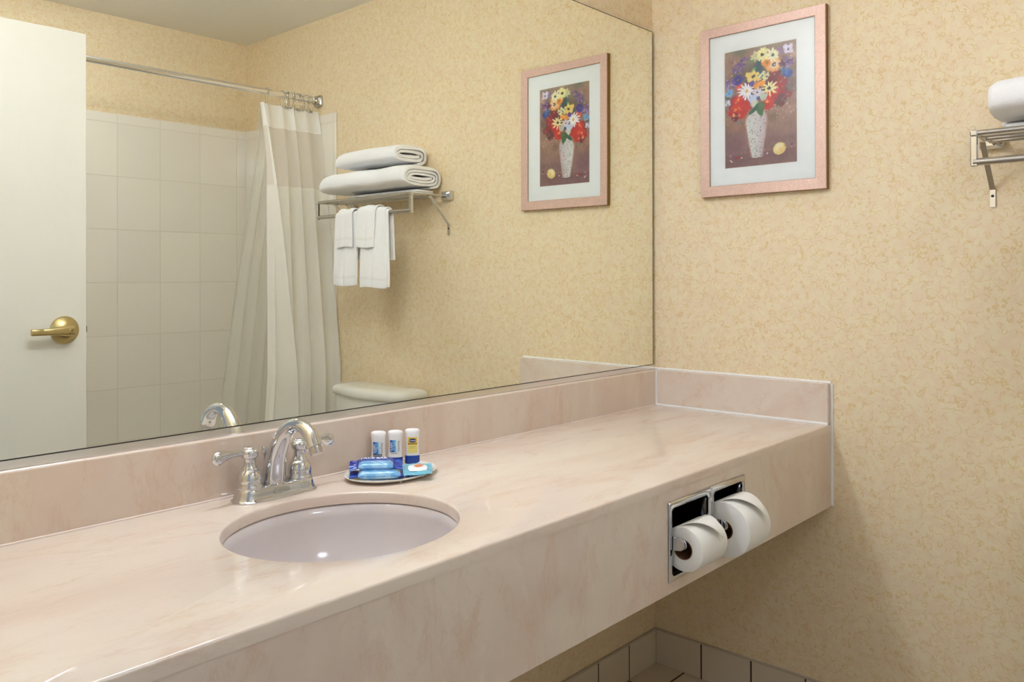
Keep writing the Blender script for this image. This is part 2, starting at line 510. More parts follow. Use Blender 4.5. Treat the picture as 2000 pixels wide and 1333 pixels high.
MB().box((-1.2085, -1.480, hz-.012), (-1.199, -1.468, hz+.010)).build('latch_bolt', 'recess_bolt_dark', d, smooth=False, bevel=.001)

# ================================================================== VANITY
VX0, VY, ZT = -2.098, -.5554, .826
van = thing('vanity_counter', (-1.05, -.28, .60), 'long cream and pink marbled counter with apron and undermount sink against the mirror wall', 'vanity')
EX, EY, EA, EB = -1.477, -.302, .2035, .178
# slab with an oval hole
X0, X1, Y0, Y1 = VX0, -.001, VY, -.001
angs = sorted(set([2*PI*k/120 for k in range(120)] + [math.atan2(y-EY, x-EX) % (2*PI) for x in (X0, X1) for y in (Y0, Y1)]))
def rect_hit(a):
    dx, dy = math.cos(a), math.sin(a); t = 1e9
    if dx > 1e-9: t = min(t, (X1-EX)/dx)
    if dx < -1e-9: t = min(t, (X0-EX)/dx)
    if dy > 1e-9: t = min(t, (Y1-EY)/dy)
    if dy < -1e-9: t = min(t, (Y0-EY)/dy)
    return (EX+t*dx, EY+t*dy)
def ell(a, k=0.0):
    # point of the oval in direction a
    r = 1/math.sqrt((math.cos(a)/(EA+k))**2+(math.sin(a)/(EB+k))**2)
    return (EX+r*math.cos(a), EY+r*math.sin(a))
zb = ZT-.020
o_t = [(*rect_hit(a), ZT) for a in angs]; o_b = [(*rect_hit(a), zb) for a in angs]
e0 = [(*ell(a, .004), ZT) for a in angs]; e1 = [(*ell(a, .0012), ZT-.0010) for a in angs]; e2 = [(*ell(a, 0), ZT-.0042) for a in angs]; e3 = [(*ell(a, -.001), zb) for a in angs]
def fr(r): return r
top = MB(); n = len(angs)
# rounded front edge
o_t2 = [(x, y+(.004 if abs(y-Y0) < 1e-6 else 0), z) for x, y, z in o_t]
o_m = [(x, y+(.0012 if abs(y-Y0) < 1e-6 else 0), z-.0012) for x, y, z in o_t]
o_m2 = [(x, y, z-.004) for x, y, z in o_t]
top.loft([o_b, o_m2, o_m, o_t2, e0, e1, e2, e3, o_b], cap0=False, cap1=False)
top.build('countertop', 'counter', van, angle=50)
# basin
rings = []
for k, z in ((.012, zb), (.006, zb-.001), (-.002, zb-.004), (-.006, zb-.02), (-.016, zb-.055), (-.035, zb-.088), (-.065, zb-.116), (-.105, zb-.134), (-.145, zb-.140), (-.160, zb-.142)):
    rings.append([(EX+max(EA+k, .02)*math.cos(a), EY+max(EB+k, .018)*math.sin(a), z) for a in [2*PI*j/96 for j in range(96)]])
rin = rings
rout = [[(EX+(x-EX)*1.04, EY+(y-EY)*1.04, z-.008) for x, y, z in r] for r in reversed(rings)]
basin = MB().loft(rin+rout, cap0=False, cap1=False).build('sink_basin', 'basin', van, angle=70)
MB().lathe((EX, EY, zb-.143), [(.001, .003), (.012, .003), (.020, .004), (.0225, .002), (.0225, -.02), (.001, -.02)], 32).build('drain', 'chrome', basin)
# apron with two cut-outs for the paper holders
PX = [(-.8710, -.6975), (-.6955, -.5370)]         # the two holder plates
PZ = (.6235, .7825)
HO = [(PX[0][0]+.012, PX[0][1]-.010), (PX[1][0]+.012, PX[1][1]-.010)]
HZ = (.6320, .7700)
xs = [VX0, HO[0][0], HO[0][1], HO[1][0], HO[1][1], -.001]; zs = [.601, HZ[0], HZ[1], zb]
ap = MB(); yf, yk = VY+.0012, VY+.019
for i in range(5):
    for j in range(3):
        if j == 1 and i in (1, 3): continue
        for y in (yf, yk):
            ap.add([(xs[i], y, zs[j]), (xs[i+1], y, zs[j]), (xs[i+1], y, zs[j+1]), (xs[i], y, zs[j+1])], [(0, 1, 2, 3)])
def rim(x0, x1, z0, z1):
    for (a, b) in (((x0, z0), (x1, z0)), ((x1, z0), (x1, z1)), ((x1, z1), (x0, z1)), ((x0, z1), (x0, z0))):
        ap.add([(a[0], yf, a[1]), (b[0], yf, b[1]), (b[0], yk, b[1]), (a[0], yk, a[1])], [(0, 1, 2, 3)])
rim(xs[0], xs[-1], zs[0], zs[-1]); rim(*HO[0], *HZ); rim(*HO[1], *HZ)
ap.build('apron', 'fascia', van, smooth=False)
SPZ = .9385
MB().box((VX0, -.022, ZT), (-.001, -.0005, SPZ)).build('back_splash', 'splash', van, smooth=False, bevel=.004)
MB().box((-.0215, VY+.002, ZT), (-.0005, -.022, SPZ)).build('side_splash', 'sidesplash', van, smooth=False, bevel=.003)
ck = MB()
def bead(a, b, r=.0042): ck.tube([a, b], r, 8)
bead((-.0015, -.001, SPZ), (-.0015, VY+.001, SPZ), .0048)
bead((-.0225, -.022, ZT+.0015), (-.0225, VY+.002, ZT+.0015))
bead((-.0225, -.0225, ZT+.001), (-.0225, -.0225, SPZ-.001))
bead((-.0015, VY-.0005, SPZ), (-.0015, VY-.0005, .603), .0048)
ck.build('caulk_line', 'caulk', van, angle=80)
MB().tube([(VX0, -.0222, ZT+.0004), (-.0225, -.0222, ZT+.0004)], .0030, 8).build('sealant_line', 'sealant', van, angle=80)

# ================================================================== MIRROR
tilt = .0024
def tl(y, z): return y - tilt*(z-.953)
mir = thing('wall_mirror', (-1.05, -.002, .94), 'large frameless wall mirror above the marbled counter in an aluminium channel', 'mirror')
mx0, mx1, mz0, mz1 = VX0+.002, -.0125, .953, 2.0145
g = MB(); yF = -.0062
g.add([(mx0, tl(yF, mz0), mz0), (mx1, tl(yF, mz0), mz0), (mx1, tl(yF, mz1), mz1), (mx0, tl(yF, mz1), mz1)], [(0, 1, 2, 3)], 0)
bk = [(mx0, -.001, mz0), (mx1, -.001, mz0), (mx1, -.001, mz1), (mx0, -.001, mz1)]
fr_ = [(mx0, tl(yF, mz0), mz0), (mx1, tl(yF, mz0), mz0), (mx1, tl(yF, mz1), mz1), (mx0, tl(yF, mz1), mz1)]
g.add(fr_+bk, [(4, 5, 6, 7), (0, 1, 5, 4), (1, 2, 6, 5), (2, 3, 7, 6), (3, 0, 4, 7)], 1)
g.build('mirror_glass', ['mirror', 'dark'], mir, smooth=False)
e = MB()
def strip(x0, x1, z0, z1, y=-.0003):
    e.add([(x0, tl(yF, z0)+y, z0), (x1, tl(yF, z0)+y, z0), (x1, tl(yF, z1)+y, z1), (x0, tl(yF, z1)+y, z1)], [(0, 1, 2, 3)])
strip(mx1-.0020, mx1, mz0, mz1); strip(mx0, mx1, mz1-.0016, mz1); strip(mx0, mx1, mz0, mz0+.0007)
eo = e.build('mirror_edge', 'dark', mir, smooth=False); eo['label'] = 'dark ground edge of the glass'
MB().prism([(-.0102, SPZ+.0005), (-.0005, SPZ+.0005), (-.0005, mz0-.0002), (-.0064, mz0-.0002), (-.0064, SPZ+.003), (-.0085, SPZ+.003), (-.0085, mz0-.0006), (-.0102, mz0-.0006)], mx0, mx1+.004, 'x').build('bottom_channel', 'alu', mir, smooth=False)

# ================================================================== FAUCET
fx, fy = -1.4575, -.068
fa = thing('faucet', (fx, fy, ZT), 'chrome two-handle faucet with arched spout behind the oval sink', 'faucet')
def rrect(hx_, hy_, r, n=8):
    pts = []
    for cx_, cy_, a0 in ((hx_-r, hy_-r, 0), (-hx_+r, hy_-r, PI/2), (-hx_+r, -hy_+r, PI), (hx_-r, -hy_+r, 1.5*PI)):
        for k in range(n+1):
            a = a0+PI/2*k/n; pts.append((cx_+r*math.cos(a), cy_+r*math.sin(a)))
    return pts
rings = []
for hx_, hy_, z in ((.0870, .0305, 0), (.0875, .031, .0018), (.0850, .0290, .0032), (.0835, .0272, .005), (.0815, .0262, .012), (.0795, .0252, .019), (.0780, .0240, .0222), (.0760, .0222, .0236), (.03, .008, .0240)):
    rings.append([(fx+x, fy+y, ZT+z+.0002) for x, y in rrect(hx_, hy_, min(hx_, hy_)*.96, 10)])
MB().loft(rings).build('deck_plate', 'chrome', fa, angle=50)
for sgn in (-1, 1):
    cx_ = fx+sgn*.0545
    valve = MB().lathe((cx_, fy, ZT+.0232), [(.0238, 0), (.0246, .0018), (.0240, .0045), (.0224, .0068), (.0230, .0125), (.0226, .0190), (.0208, .0255), (.0178, .0308), (.0148, .0338), (.0152, .0352), (.0146, .0370), (.0126, .0390), (.0112, .0440), (.0108, .051), (.0118, .0560)], 36).build('valve_cover', 'chrome', fa, angle=50)
    hd = MB().lathe((cx_, fy, ZT+.0785), [(.0118, -.002), (.0148, .0010), (.0165, .0065), (.0160, .0115), (.0132, .0150), (.0112, .0160), (.0112, .0172), (.0102, .0184), (.0066, .0192), (.001, .0194)], 32)
    P = catmull([(cx_+sgn*.004, fy, ZT+.0885), (cx_+sgn*.018, fy-.001, ZT+.0895), (cx_+sgn*.036, fy-.003, ZT+.0900), (cx_+sgn*.052, fy-.004, ZT+.0893), (cx_+sgn*.067, fy-.005, ZT+.0862), (cx_+sgn*.078, fy-.006, ZT+.0835)], 6)
    m_ = len(P)-1
    rad = [interp(i/m_, [0, .2, .4, .6, .75, .87, .95, 1], [.0075, .0062, .0058, .0082, .0108, .0100, .0062, .0008]) for i in range(m_+1)]
    fl = [(interp(i/m_, [0, .4, .7, 1], [1, 1, 1.15, 1.1]), interp(i/m_, [0, .4, .7, 1], [1, .95, .66, .6])) for i in range(m_+1)]
    # flattened across the vertical, seen broad from the front
    hd.tube(P, rad, 18, flat=[(b, a) for a, b in fl])
    hd.build('lever_handle', 'chrome', fa, angle=50)
sp = catmull([(fx, fy+.005, ZT+.020), (fx, fy+.002, ZT+.050), (fx, fy-.009, ZT+.084), (fx, fy-.031, ZT+.117), (fx, fy-.058, ZT+.1370), (fx, fy-.087, ZT+.1385), (fx, fy-.112, ZT+.126), (fx, fy-.1255, ZT+.1055)], 8)
m_ = len(sp)-1
rad = [interp(i/m_, [0, .06, .16, .3, .45, .6, .75, .9, 1], [.0240, .0222, .0208, .0178, .0145, .0124, .0120, .0138, .0152]) for i in range(m_+1)]
fl = [(interp(i/m_, [0, .4, 1], [1.0, 1.0, 1.0]), 1.0) for i in range(m_+1)]
MB().tube(sp, rad, 32, flat=fl).build('spout', 'chrome', fa, angle=50)
dirv = (sp[-1]-sp[-3]).normalized()
MB().tube([sp[-1]-dirv*.002, sp[-1]+dirv*.002, sp[-1]+dirv*.010, sp[-1]+dirv*.0125], [.0118, .0118, .0110, .0102], 28).build('aerator', 'nickel', fa)
MB().lathe((fx-.006, fy+.0265, ZT+.016), [(.0022, 0), (.0022, .052), (.0036, .056), (.0052, .060), (.0056, .066), (.0044, .072), (.001, .0735)], 16).build('lift_rod', 'chrome', fa)

# ================================================================== TOILETRY TRAY AND WHAT IT HOLDS
tx, ty = -1.209, -.112
tr = MB(); rings = []
for k, z in ((.78, .0012), (.80, 0.0012), (.97, .0065), (1.0, .0088), (1.003, .0100), (.99, .0104), (.93, .0082), (.84, .0052), (.4, .0048)):
    rings.append([(tx+.106*k*math.cos(a), ty+.078*k*math.sin(a), ZT+z) for a in [2*PI*j/72 for j in range(72)]])
tr.loft(rings)
for a in (-1.9, -1.2, 1.2, 1.9):
    px, py = tx+.088*math.cos(a), ty+.064*math.sin(a)
    tr.lathe((px, py, ZT+.0002), [(.003, 0), (.0035, .004)], 10)
tray = tr.build('toiletry_tray', 'porcelain', None, angle=50)
tag(tray, 'shallow white oval tray of toiletries on the counter right of the faucet', 'tray')
TZ = ZT+.0052

def painted(name, fn, nu, nv, uvfn, mats, parent):
    """a fine grid with a printed picture: fn gives an (nv, nu, 3) sRGB array, row 0 at the top"""
    img = fn(nu, nv)
    vs = [uvfn(u/nu, 1-v/nv) for v in range(nv+1) for u in range(nu+1)]
    fs = [(v*(nu+1)+u, (v+1)*(nu+1)+u, (v+1)*(nu+1)+u+1, v*(nu+1)+u+1) for v in range(nv) for u in range(nu)]
    me = bpy.data.meshes.new(name)
    p = parent
    while p.parent: p = p.parent
    off = p['_base']
    me.from_pydata([(a-off[0], b-off[1], c-off[2]) for a, b, c in vs], [], fs)
    lin = np.where(img <= .04045, img/12.92, ((img+.055)/1.055)**2.4)
    ca = me.color_attributes.new('paint', 'FLOAT_COLOR', 'CORNER')
    cols = np.ones((nv*nu, 4, 4), dtype=np.float32)
    cols[:, :, :3] = lin.reshape(-1, 1, 3)
    ca.data.foreach_set('color', cols.ravel())
    me.materials.append(MT[mats])
    o = bpy.data.objects.new(name, me); COL.objects.link(o); o.parent = parent
    return o

BW, BD, BH = .0163, .0105, .075
face = Vector((-.62, -.78, 0)).normalized()          # the way the labels look
side = Vector((-face.y, face.x, 0))
def make_bottle(name, x, y, label, kind):
    z0 = TZ+.0002
    b = thing(name, (x, y, z0), label, 'bottle', None)
    def ring(hw, hd, z, n=36):
        out = []
        for k in range(n):
            a = 2*PI*k/n
            u = hw*math.copysign(abs(math.cos(a))**.85, math.cos(a)); w = hd*math.copysign(abs(math.sin(a))**.85, math.sin(a))
            p = side*u + face*w; out.append((x+p.x, y+p.y, z0+z))
        return out
    prof = [(1.0, .0175), (.985, .020), (.93, .030), (.90, .042), (.93, .054), (1.0, .064), (1.04, .0685), (1.00, .0715), (.82, .0735), (.55, .0747), (.15, .075)]
    body = MB().loft([ring(BW*.95*k, BD*(1 if z < .064 else k)*interp(z, [0, .06, .07, .075], [1, .85, .65, .2]), z) for k, z in prof]).build('bottle_body', 'plastic', b, angle=60)
    MB().loft([ring(BW*.98*k, BD*k, z) for k, z in ((.93, 0), (1, .001), (1, .0165), (.96, .0178))]).build('cap', 'blue', b, angle=50)
    def surf(u, z, off=.0004):
        hw = BW*.95*interp(z, [p[1] for p in prof], [p[0] for p in prof]); hd = BD*interp(z, [0, .06, .07, .075], [1, .85, .65, .2])
        c = max(-.97, min(.97, u/hw)); s_ = (1-abs(c)**(2/.85))**(.85/2)
        p = side*u + face*(hd*s_+off); return (x+p.x, y+p.y, z0+z)
    def patch(nm, u0, u1, za, zb_, m, off, par):
        nu, nv = 10, 4
        mb = MB(); mb.add([surf(lerp(u0, u1, i/nu), lerp(za, zb_, j/nv), off) for j in range(nv+1) for i in range(nu+1)],
                          [(j*(nu+1)+i, j*(nu+1)+i+1, (j+1)*(nu+1)+i+1, (j+1)*(nu+1)+i) for j in range(nv) for i in range(nu)])
        return mb.build(nm, m, par)
    def word(s, size, uc, zc, vert, m, par, bold=0.0):
        vs, fs = text_shape(s, size, bold)
        mb = MB(); mb.add([surf(uc+(-q if vert else p), zc+(p if vert else q), .0009) for p, q in vs], fs)
        mb.build('lettering', m, par, smooth=False)
    if kind in ('conditioner', 'shampoo'):
        def water(nu, nv):
            rng = np.random.RandomState(3 if kind == 'shampoo' else 5)
            yy, xx = np.mgrid[0:nv, 0:nu]/np.array([nv, nu]).reshape(2, 1, 1)
            low = rng.rand(9, 7); low = np.kron(low, np.ones((nv//9+1, nu//7+1)))[:nv, :nu]
            f = np.clip(1.25-1.35*xx+.35*(low-.5)+.25*(yy-.4)+.12*rng.rand(nv, nu), 0, 1)[..., None]
            a = np.array([.90, .95, .98]); b_ = np.array([.36, .66, .88]); c = np.array([.05, .30, .66])
            return np.where(f < .5, a+(b_-a)*f*2, b_+(c-b_)*(f-.5)*2)
        zl = (.0265, .0525) if kind == 'conditioner' else (.0290, .0545)
        lab = painted('label', water, 27, 36, lambda u, v: surf(lerp(-.0115, .0030, u), lerp(zl[0], zl[1], v), .0005), 'label_blue', b)
        zm = (zl[0]+zl[1])/2
        word('CLASSIC', .0052, -.0086, zm-.001, True, 'white_ink', lab, .00012)
        word('CLEAN', .0035, -.0050, zm-.003, True, 'white_ink', lab)
        word('PANTENE', .0052, .0072, zm, True, 'grey_ink', lab)
        if kind == 'conditioner':
            patch('black_band', -.0115, .0075, .0215, .0268, 'grey_ink', .0006, lab)
            word('CONDITIONER', .0031, -.002, .0241, False, 'white_ink', lab)
        else:
            word('SHAMPOO', .0032, -.002, .0262, False, 'grey_ink', lab)
    else:
        lab = patch('label', -.0098, .0098, .0240, .0570, 'yellow', .0004, b)
        patch('lower_label', -.0095, .0095, .0245, .0415, 'pale_yellow', .0006, lab)
        # dark blue oval with the name
        pts = [(.0074*math.copysign(abs(math.cos(a))**.7, math.cos(a)), .0502+.0042*math.copysign(abs(math.sin(a))**.8, math.sin(a))) for a in [2*PI*k/28 for k in range(28)]]
        mb = MB(); mb.add([surf(p, q, .0007) for p, q in pts]+[surf(0, .0502, .0007)], [(i, (i+1) % 28, 28) for i in range(28)])
        mb.build('name_oval', 'navy_ink', lab)
        word('Vaseline', .0040, 0, .0502, False, 'white_ink', lab, .0001)
        patch('brown_band', -.0098, .0098, .0418, .0444, 'brown_ink', .0007, lab)
        word('INTENSIVE CARE', .0020, 0, .0431, False, 'pale_yellow', lab)
        word('essential healing', .0022, 0, .0375, False, 'brown_ink', lab)
        word('body lotion', .0022, 0, .0345, False, 'brown_ink', lab)
    return b
make_bottle('conditioner_bottle', -1.1880, -.0470, 'white bottle with blue water label and black band, left of the three bottles', 'conditioner')
make_bottle('shampoo_bottle', -1.1570, -.0655, 'white bottle with blue water label and no black band, middle of the three bottles', 'shampoo')
make_bottle('lotion_bottle', -1.1200, -.0790, 'white lotion bottle with yellow label and dark blue oval on the tray', 'lotion')

def pillow(name, c, hx_, hy_, hz_, rot, tiltx, mats, label, cat, endlen, wave_seed, tilty=0.0):
    """flow-wrapped bar: puffed middle, flat crimped ends"""
    b = thing(name, c, label, cat)
    rng = random.Random(wave_seed)
    nu, nv = 34, 18
    R_ = Matrix.Rotation(rot, 3, 'Z') @ Matrix.Rotation(tilty, 3, 'Y') @ Matrix.Rotation(tiltx, 3, 'X')
    L = hx_+endlen
    def height(x, y):
        fx_ = min(1, max(0, (hx_-abs(x))/.010)); fx_ = fx_**.85 if fx_ > 0 else 0
        fy_ = min(1, max(0, (hy_-abs(y))/.0055))**.7
        return hz_*fx_*fy_
    def pt(i, j, sgn):
        x = lerp(-L, L, i/nu); y = lerp(-hy_, hy_, j/nv)
        if abs(x) > hx_: y *= 1+.10*(abs(x)-hx_)/endlen; 
        h_ = height(x, y)
        crumple = .0012*math.sin(38*j/nv+wave_seed)*(1 if abs(x) > hx_ else .15)+.0006*mnoise.noise(Vector((x*160, y*160, wave_seed)))
        zz = sgn*h_ + crumple + (0.0004*sgn)
        if abs(x) > hx_: zz -= hz_*.35*(abs(x)-hx_)/endlen
        p = R_ @ Vector((x, y, zz)); return (c[0]+p.x, c[1]+p.y, c[2]+p.z)
    m = MB()
    for sgn in (1, -1):
        vs = [pt(i, j, sgn) for i in range(nu+1) for j in range(nv+1)]
        fs = []; mi = []
        o = len(m.v)
        for i in range(nu):
            xm = abs(lerp(-L, L, (i+.5)/nu))
            for j in range(nv):
                fs.append((i*(nv+1)+j, (i+1)*(nv+1)+j, (i+1)*(nv+1)+j+1, i*(nv+1)+j+1))
                ym = lerp(-hy_, hy_, (j+.5)/nv)
                dark = xm > hx_*.93 or (len(mats) > 2 and ym > hy_*.05 and sgn > 0)
                mi.append(1 if dark else 0)
        m.v += vs; m.f += [tuple(q+o for q in f) for f in fs]; m.mi += mi
    # close the rim
    k = (nu+1)*(nv+1)
    for i in range(nu):
        for j in (0, nv):
            a, bb = i*(nv+1)+j, (i+1)*(nv+1)+j; m.f.append((a, bb, bb+k, a+k)); m.mi.append(1)
    for j in range(nv):
        for i in (0, nu):
            a, bb = i*(nv+1)+j, i*(nv+1)+j+1; m.f.append((a, bb, bb+k, a+k)); m.mi.append(1)
    w = m.build('wrapper', list(mats[:2]), b, angle=60)
    def on_top(x, y, off=.0007):
        p = R_ @ Vector((x, y, height(x, y)+off)); return (c[0]+p.x, c[1]+p.y, c[2]+p.z)
    return b, w, on_top
low, w, ot = pillow('soap_bar', (-1.2540, -.1275, TZ+.0090), .043, .0235, .0070, math.radians(-40), math.radians(2), ['wrap_light', 'wrap_dark'],
                    'light blue wrapped soap bar lying lowest at the front of the tray', 'soap', .016, 2)
upb, w, ot = pillow('soap_bar', (-1.2470, -.1090, TZ+.0238), .037, .0235, .0068, math.radians(-41), math.radians(9), ['wrap_light', 'wrap_dark', 1],
                    'wrapped soap bar lettered FACE BAR resting on top of the other soap bar', 'soap', .016, 5)
vs, fs = text_shape('FACE BAR', .0120, .0003)
mb = MB(); mb.add([ot(p-.004, q+.0115, .0011) for p, q in vs], fs); mb.build('lettering', 'white_ink', w, smooth=False)
# flat sachet leaning over the right rim
sc = thing('sachet', (-1.178, -.160, TZ+.010), 'flat cyan sachet with white label hanging over the front right rim of the tray', 'sachet')
A_, B_, C_, D_ = Vector((-1.236, -.181, TZ+.0090)), Vector((-1.182, -.206, TZ+.0082)), Vector((-1.130, -.150, TZ+.0125)), Vector((-1.182, -.113, TZ+.0125))
def sq(u, v, off=0.0):
    p = lerp(lerp(A_, B_, u), lerp(D_, C_, u), v)
    puff = .0028*max(0, math.sin(PI*min(max((u-.06)/.88, 0), 1)))**.6*max(0, math.sin(PI*min(max((v-.06)/.88, 0), 1)))**.6
    wv = .0008*math.sin(9*u+4*v)
    return (p.x, p.y, p.z+puff+wv+off)
m = MB(); N_ = 20
for sg in (0, 1):
    o = len(m.v)
    for j in range(N_+1):
        for i in range(N_+1):
            q = sq(i/N_, j/N_); m.v.append(q if sg == 0 else (q[0], q[1], q[2]-(.0006+2*max(0, q[2]-lerp(lerp(A_, B_, i/N_), lerp(D_, C_, i/N_), j/N_).z-.0008*math.sin(9*i/N_+4*j/N_)))*.6))
    for j in range(N_):
        for i in range(N_):
            m.f.append((o+j*(N_+1)+i, o+j*(N_+1)+i+1, o+(j+1)*(N_+1)+i+1, o+(j+1)*(N_+1)+i)); m.mi.append(0)
sw = m.build('film_pouch', 'wrap_cyan', sc, angle=60)
def sqpatch(nm, poly, mt, off):
    n_ = len(poly); cx_ = sum(p[0] for p in poly)/n_; cy_ = sum(p[1] for p in poly)/n_
    mb = MB(); vs = []; fs = []
    K = 5
    for r in range(K+1):
        for p in poly: vs.append(sq(lerp(cx_, p[0], r/K), lerp(cy_, p[1], r/K), off))
    for r in range(K):
        for i in range(n_): fs.append((r*n_+i, r*n_+(i+1) % n_, (r+1)*n_+(i+1) % n_, (r+1)*n_+i))
    mb.add(vs, fs); return mb.build(nm, mt, sw)
sqpatch('white_label', [(.22, .25), (.5, .22), (.80, .25), (.84, .5), (.80, .78), (.5, .82), (.22, .78), (.18, .5)], 'white_ink', .0008)
sqpatch('orange_mark', [(.55+.16*math.cos(a)*(1+.2*math.sin(3*a)), .62+.13*math.sin(a)) for a in [2*PI*k/16 for k in range(16)]], 'orange', .0013)

# ================================================================== PAPER HOLDERS AND ROLLS
SPZ_, SPY = .7000, -.574
def holder(px, ho, label):
    h_ = thing('toilet_paper_holder', ((px[0]+px[1])/2, VY, .70), label, 'toilet paper holder', 'recessed paper holders in the counter apron')
    yo = VY-.0005
    # flanged plate with a pressed rim around the opening
    m = MB()
    loops = [(px[0], px[1], PZ[0], PZ[1], yo), (px[0]+.0015, px[1]-.0015, PZ[0]+.0015, PZ[1]-.0015, yo-.0028), (ho[0]-.004, ho[1]+.004, HZ[0]-.004, HZ[1]+.004, yo-.0026),
             (ho[0]+.001, ho[1]-.001, HZ[0]+.001, HZ[1]-.001, yo-.0005), (ho[0]+.0016, ho[1]-.0016, HZ[0]+.0016, HZ[1]-.0016, yo+.02)]
    def lp(t, n=6):
        x0, x1, z0, z1, y = t; r = .009 if t[0] > px[0]+.002 else .002
        return [( (x0+x1)/2+p, y, (z0+z1)/2+q) for p, q in rrect((x1-x0)/2, (z1-z0)/2, r, n)]
    m.loft([lp(t) for t in loops], cap0=False, cap1=False)
    m.build('flange_plate', 'chrome', h_, angle=30)
    # rounded recess
    rc = MB(); rings = []
    for k in range(15):
        a = PI*k/14
        rings.append([(ho[0]+.0018, yo+.004+.060*math.sin(a), (HZ[0]+HZ[1])/2-(HZ[1]-HZ[0]-.004)/2*math.cos(a)), (ho[1]-.0018, yo+.004+.060*math.sin(a), (HZ[0]+HZ[1])/2-(HZ[1]-HZ[0]-.004)/2*math.cos(a))])
    rc.loft(rings, False, False, False)
    for xx in (ho[0]+.0018, ho[1]-.0018):
        pts = [(xx, r[0][1], r[0][2]) for r in rings]; rc.add(pts, [tuple(range(len(pts)))])
    rc.build('recess_shell', 'recess_bolt_dark', h_, smooth=True, solid=.001)
    # two arms and the spindle
    for s_, xx in ((1, ho[0]+.0024), (-1, ho[1]-.0024)):
        pr = [(yo+.020, SPZ_-.017)]+[(SPY+.004-.0125*math.sin(a), SPZ_-.0125*math.cos(a)) for a in [PI*k/12 for k in range(13)]]+[(yo+.020, SPZ_+.017)]
        MB().prism(pr, min(xx, xx+s_*.0045), max(xx, xx+s_*.0045), 'x').build('arm', 'chrome', h_, bevel=.0008)
    MB().lathe((0, SPY, SPZ_), [(.0085, ho[0]+.007), (.0105, ho[0]+.008), (.0105, ho[0]+.020), (.0095, ho[0]+.021), (.0095, ho[1]-.021), (.0105, ho[1]-.020), (.0105, ho[1]-.008), (.0085, ho[1]-.007)], 24, 'x').build('spindle', 'chrome', h_, angle=50)
    return h_
holder(PX[0], HO[0], 'left recessed chrome holder, carrying the smaller roll, nearer the sink')
holder(PX[1], HO[1], 'right recessed chrome holder, carrying the larger roll, nearer the wall')
def roll(x0, x1, r, label, seed):
    ri = .0205; cz = SPZ_+.0105-ri-.0003; cy = SPY
    t = thing('toilet_paper_roll', ((x0+x1)/2, cy, cz), label, 'toilet paper roll', 'rolls in the counter apron')
    MB().lathe((0, cy, cz), [(ri, x0+.0005), (ri+.002, x0), (r-.003, x0), (r-.0008, x0+.0008), (r, x0+.003), (r, x1-.003), (r-.0008, x1-.0008), (r-.003, x1), (ri+.002, x1), (ri, x1-.0005), (ri, x0+.0005)], 72, 'x', cap0=False, cap1=False).build('paper', 'paper', t, angle=50)
    MB().lathe((0, cy, cz), [(ri-.0002, x0-.0002), (ri-.0002, x1+.0002), (ri-.0016, x1+.0002), (ri-.0016, x0-.0002), (ri-.0002, x0-.0002)], 48, 'x', cap0=False, cap1=False).build('cardboard_core', 'card', t, angle=50)
    # end sheet folded to a point, lying over the top front
    m = MB(); nu, nv = 16, 14
    a_top, a_tip = math.radians(82), math.radians(160)
    def P(u, v, off):
        # v along the unrolling direction, u across; the sheet narrows to a point
        a = lerp(a_top, a_tip, v); hw = (x1-x0)/2*(1-v*.97)*.96
        xc = (x0+x1)/2+(x1-x0)*.16*v
        lift = .0014+.0075*math.sin(PI*min(1, v*.85))*(1 - .4*u) + .006*v
        rr = r+lift+off
        return (xc+hw*(2*u-1), cy+rr*math.cos(a), cz+rr*math.sin(a))
    top_ = [P(i/nu, j/nv, .0009) for j in range(nv+1) for i in range(nu+1)]
    bot_ = [P(i/nu, j/nv, -.0007) for j in range(nv+1) for i in range(nu+1)]
    k = len(top_); fs = []
    for j in range(nv):
        for i in range(nu):
            a = j*(nu+1)+i; fs += [(a, a+1, a+nu+2, a+nu+1), (k+a, k+a+nu+1, k+a+nu+2, k+a+1)]
    for j in range(nv):
        for i in (0, nu):
            a = j*(nu+1)+i; fs.append((a, a+nu+1, k+a+nu+1, k+a))
    for i in range(nu):
        for j in (0, nv):
            a = j*(nu+1)+i; fs.append((a, a+1, k+a+1, k+a))
    m.add(top_+bot_, fs); m.build('folded_end_sheet', 'paper', t, angle=50)
roll(-.848, -.744, .0445, 'smaller white toilet roll with folded point, nearer the sink', 1)
roll(-.674, -.572, .0595, 'larger white toilet roll with folded point, nearer the wall', 2)

# ================================================================== PICTURE
pic = thing('framed_picture', (0, -.3645, 1.7254), 'framed print of flowers in a white vase hanging on the wallpapered wall', 'picture')
py0, py1, pz0, pz1 = -.1775, -.5515, 1.4718, 1.9790
iy0, iy1, iz0, iz1 = -.2065, -.5205, 1.5040, 1.9510
xf = -.0195
def rect(y0, y1, z0, z1, x): return [(x, y0, z0), (x, y1, z0), (x, y1, z1), (x, y0, z1)]
L_ = [rect(py0, py1, pz0, pz1, -.001), rect(py0, py1, pz0, pz1, xf+.002), rect(py0-.0015, py1+.0015, pz0+.0015, pz1-.0015, xf), rect(iy0+.002, iy1-.002, iz0-.002, iz1+.002, xf+.0012), rect(iy0, iy1, iz0, iz1, xf+.003), rect(iy0, iy1, iz0, iz1, xf+.010)]
m = MB()
m.loft(L_[:2], False, False, mi=1); m.loft(L_[1:5], False, False, mi=0); m.loft(L_[4:6], False, False, mi=1)
m.build('frame', ['frame', 'frame_side'], pic, smooth=False)
ay0, ay1, az0, az1 = -.2530, -.4690, 1.5535, 1.9000
xm = xf+.007
m = MB(); m.loft([rect(iy0, iy1, iz0, iz1, xm), rect(ay0, ay1, az0, az1, xm)], False, False, mi=0)
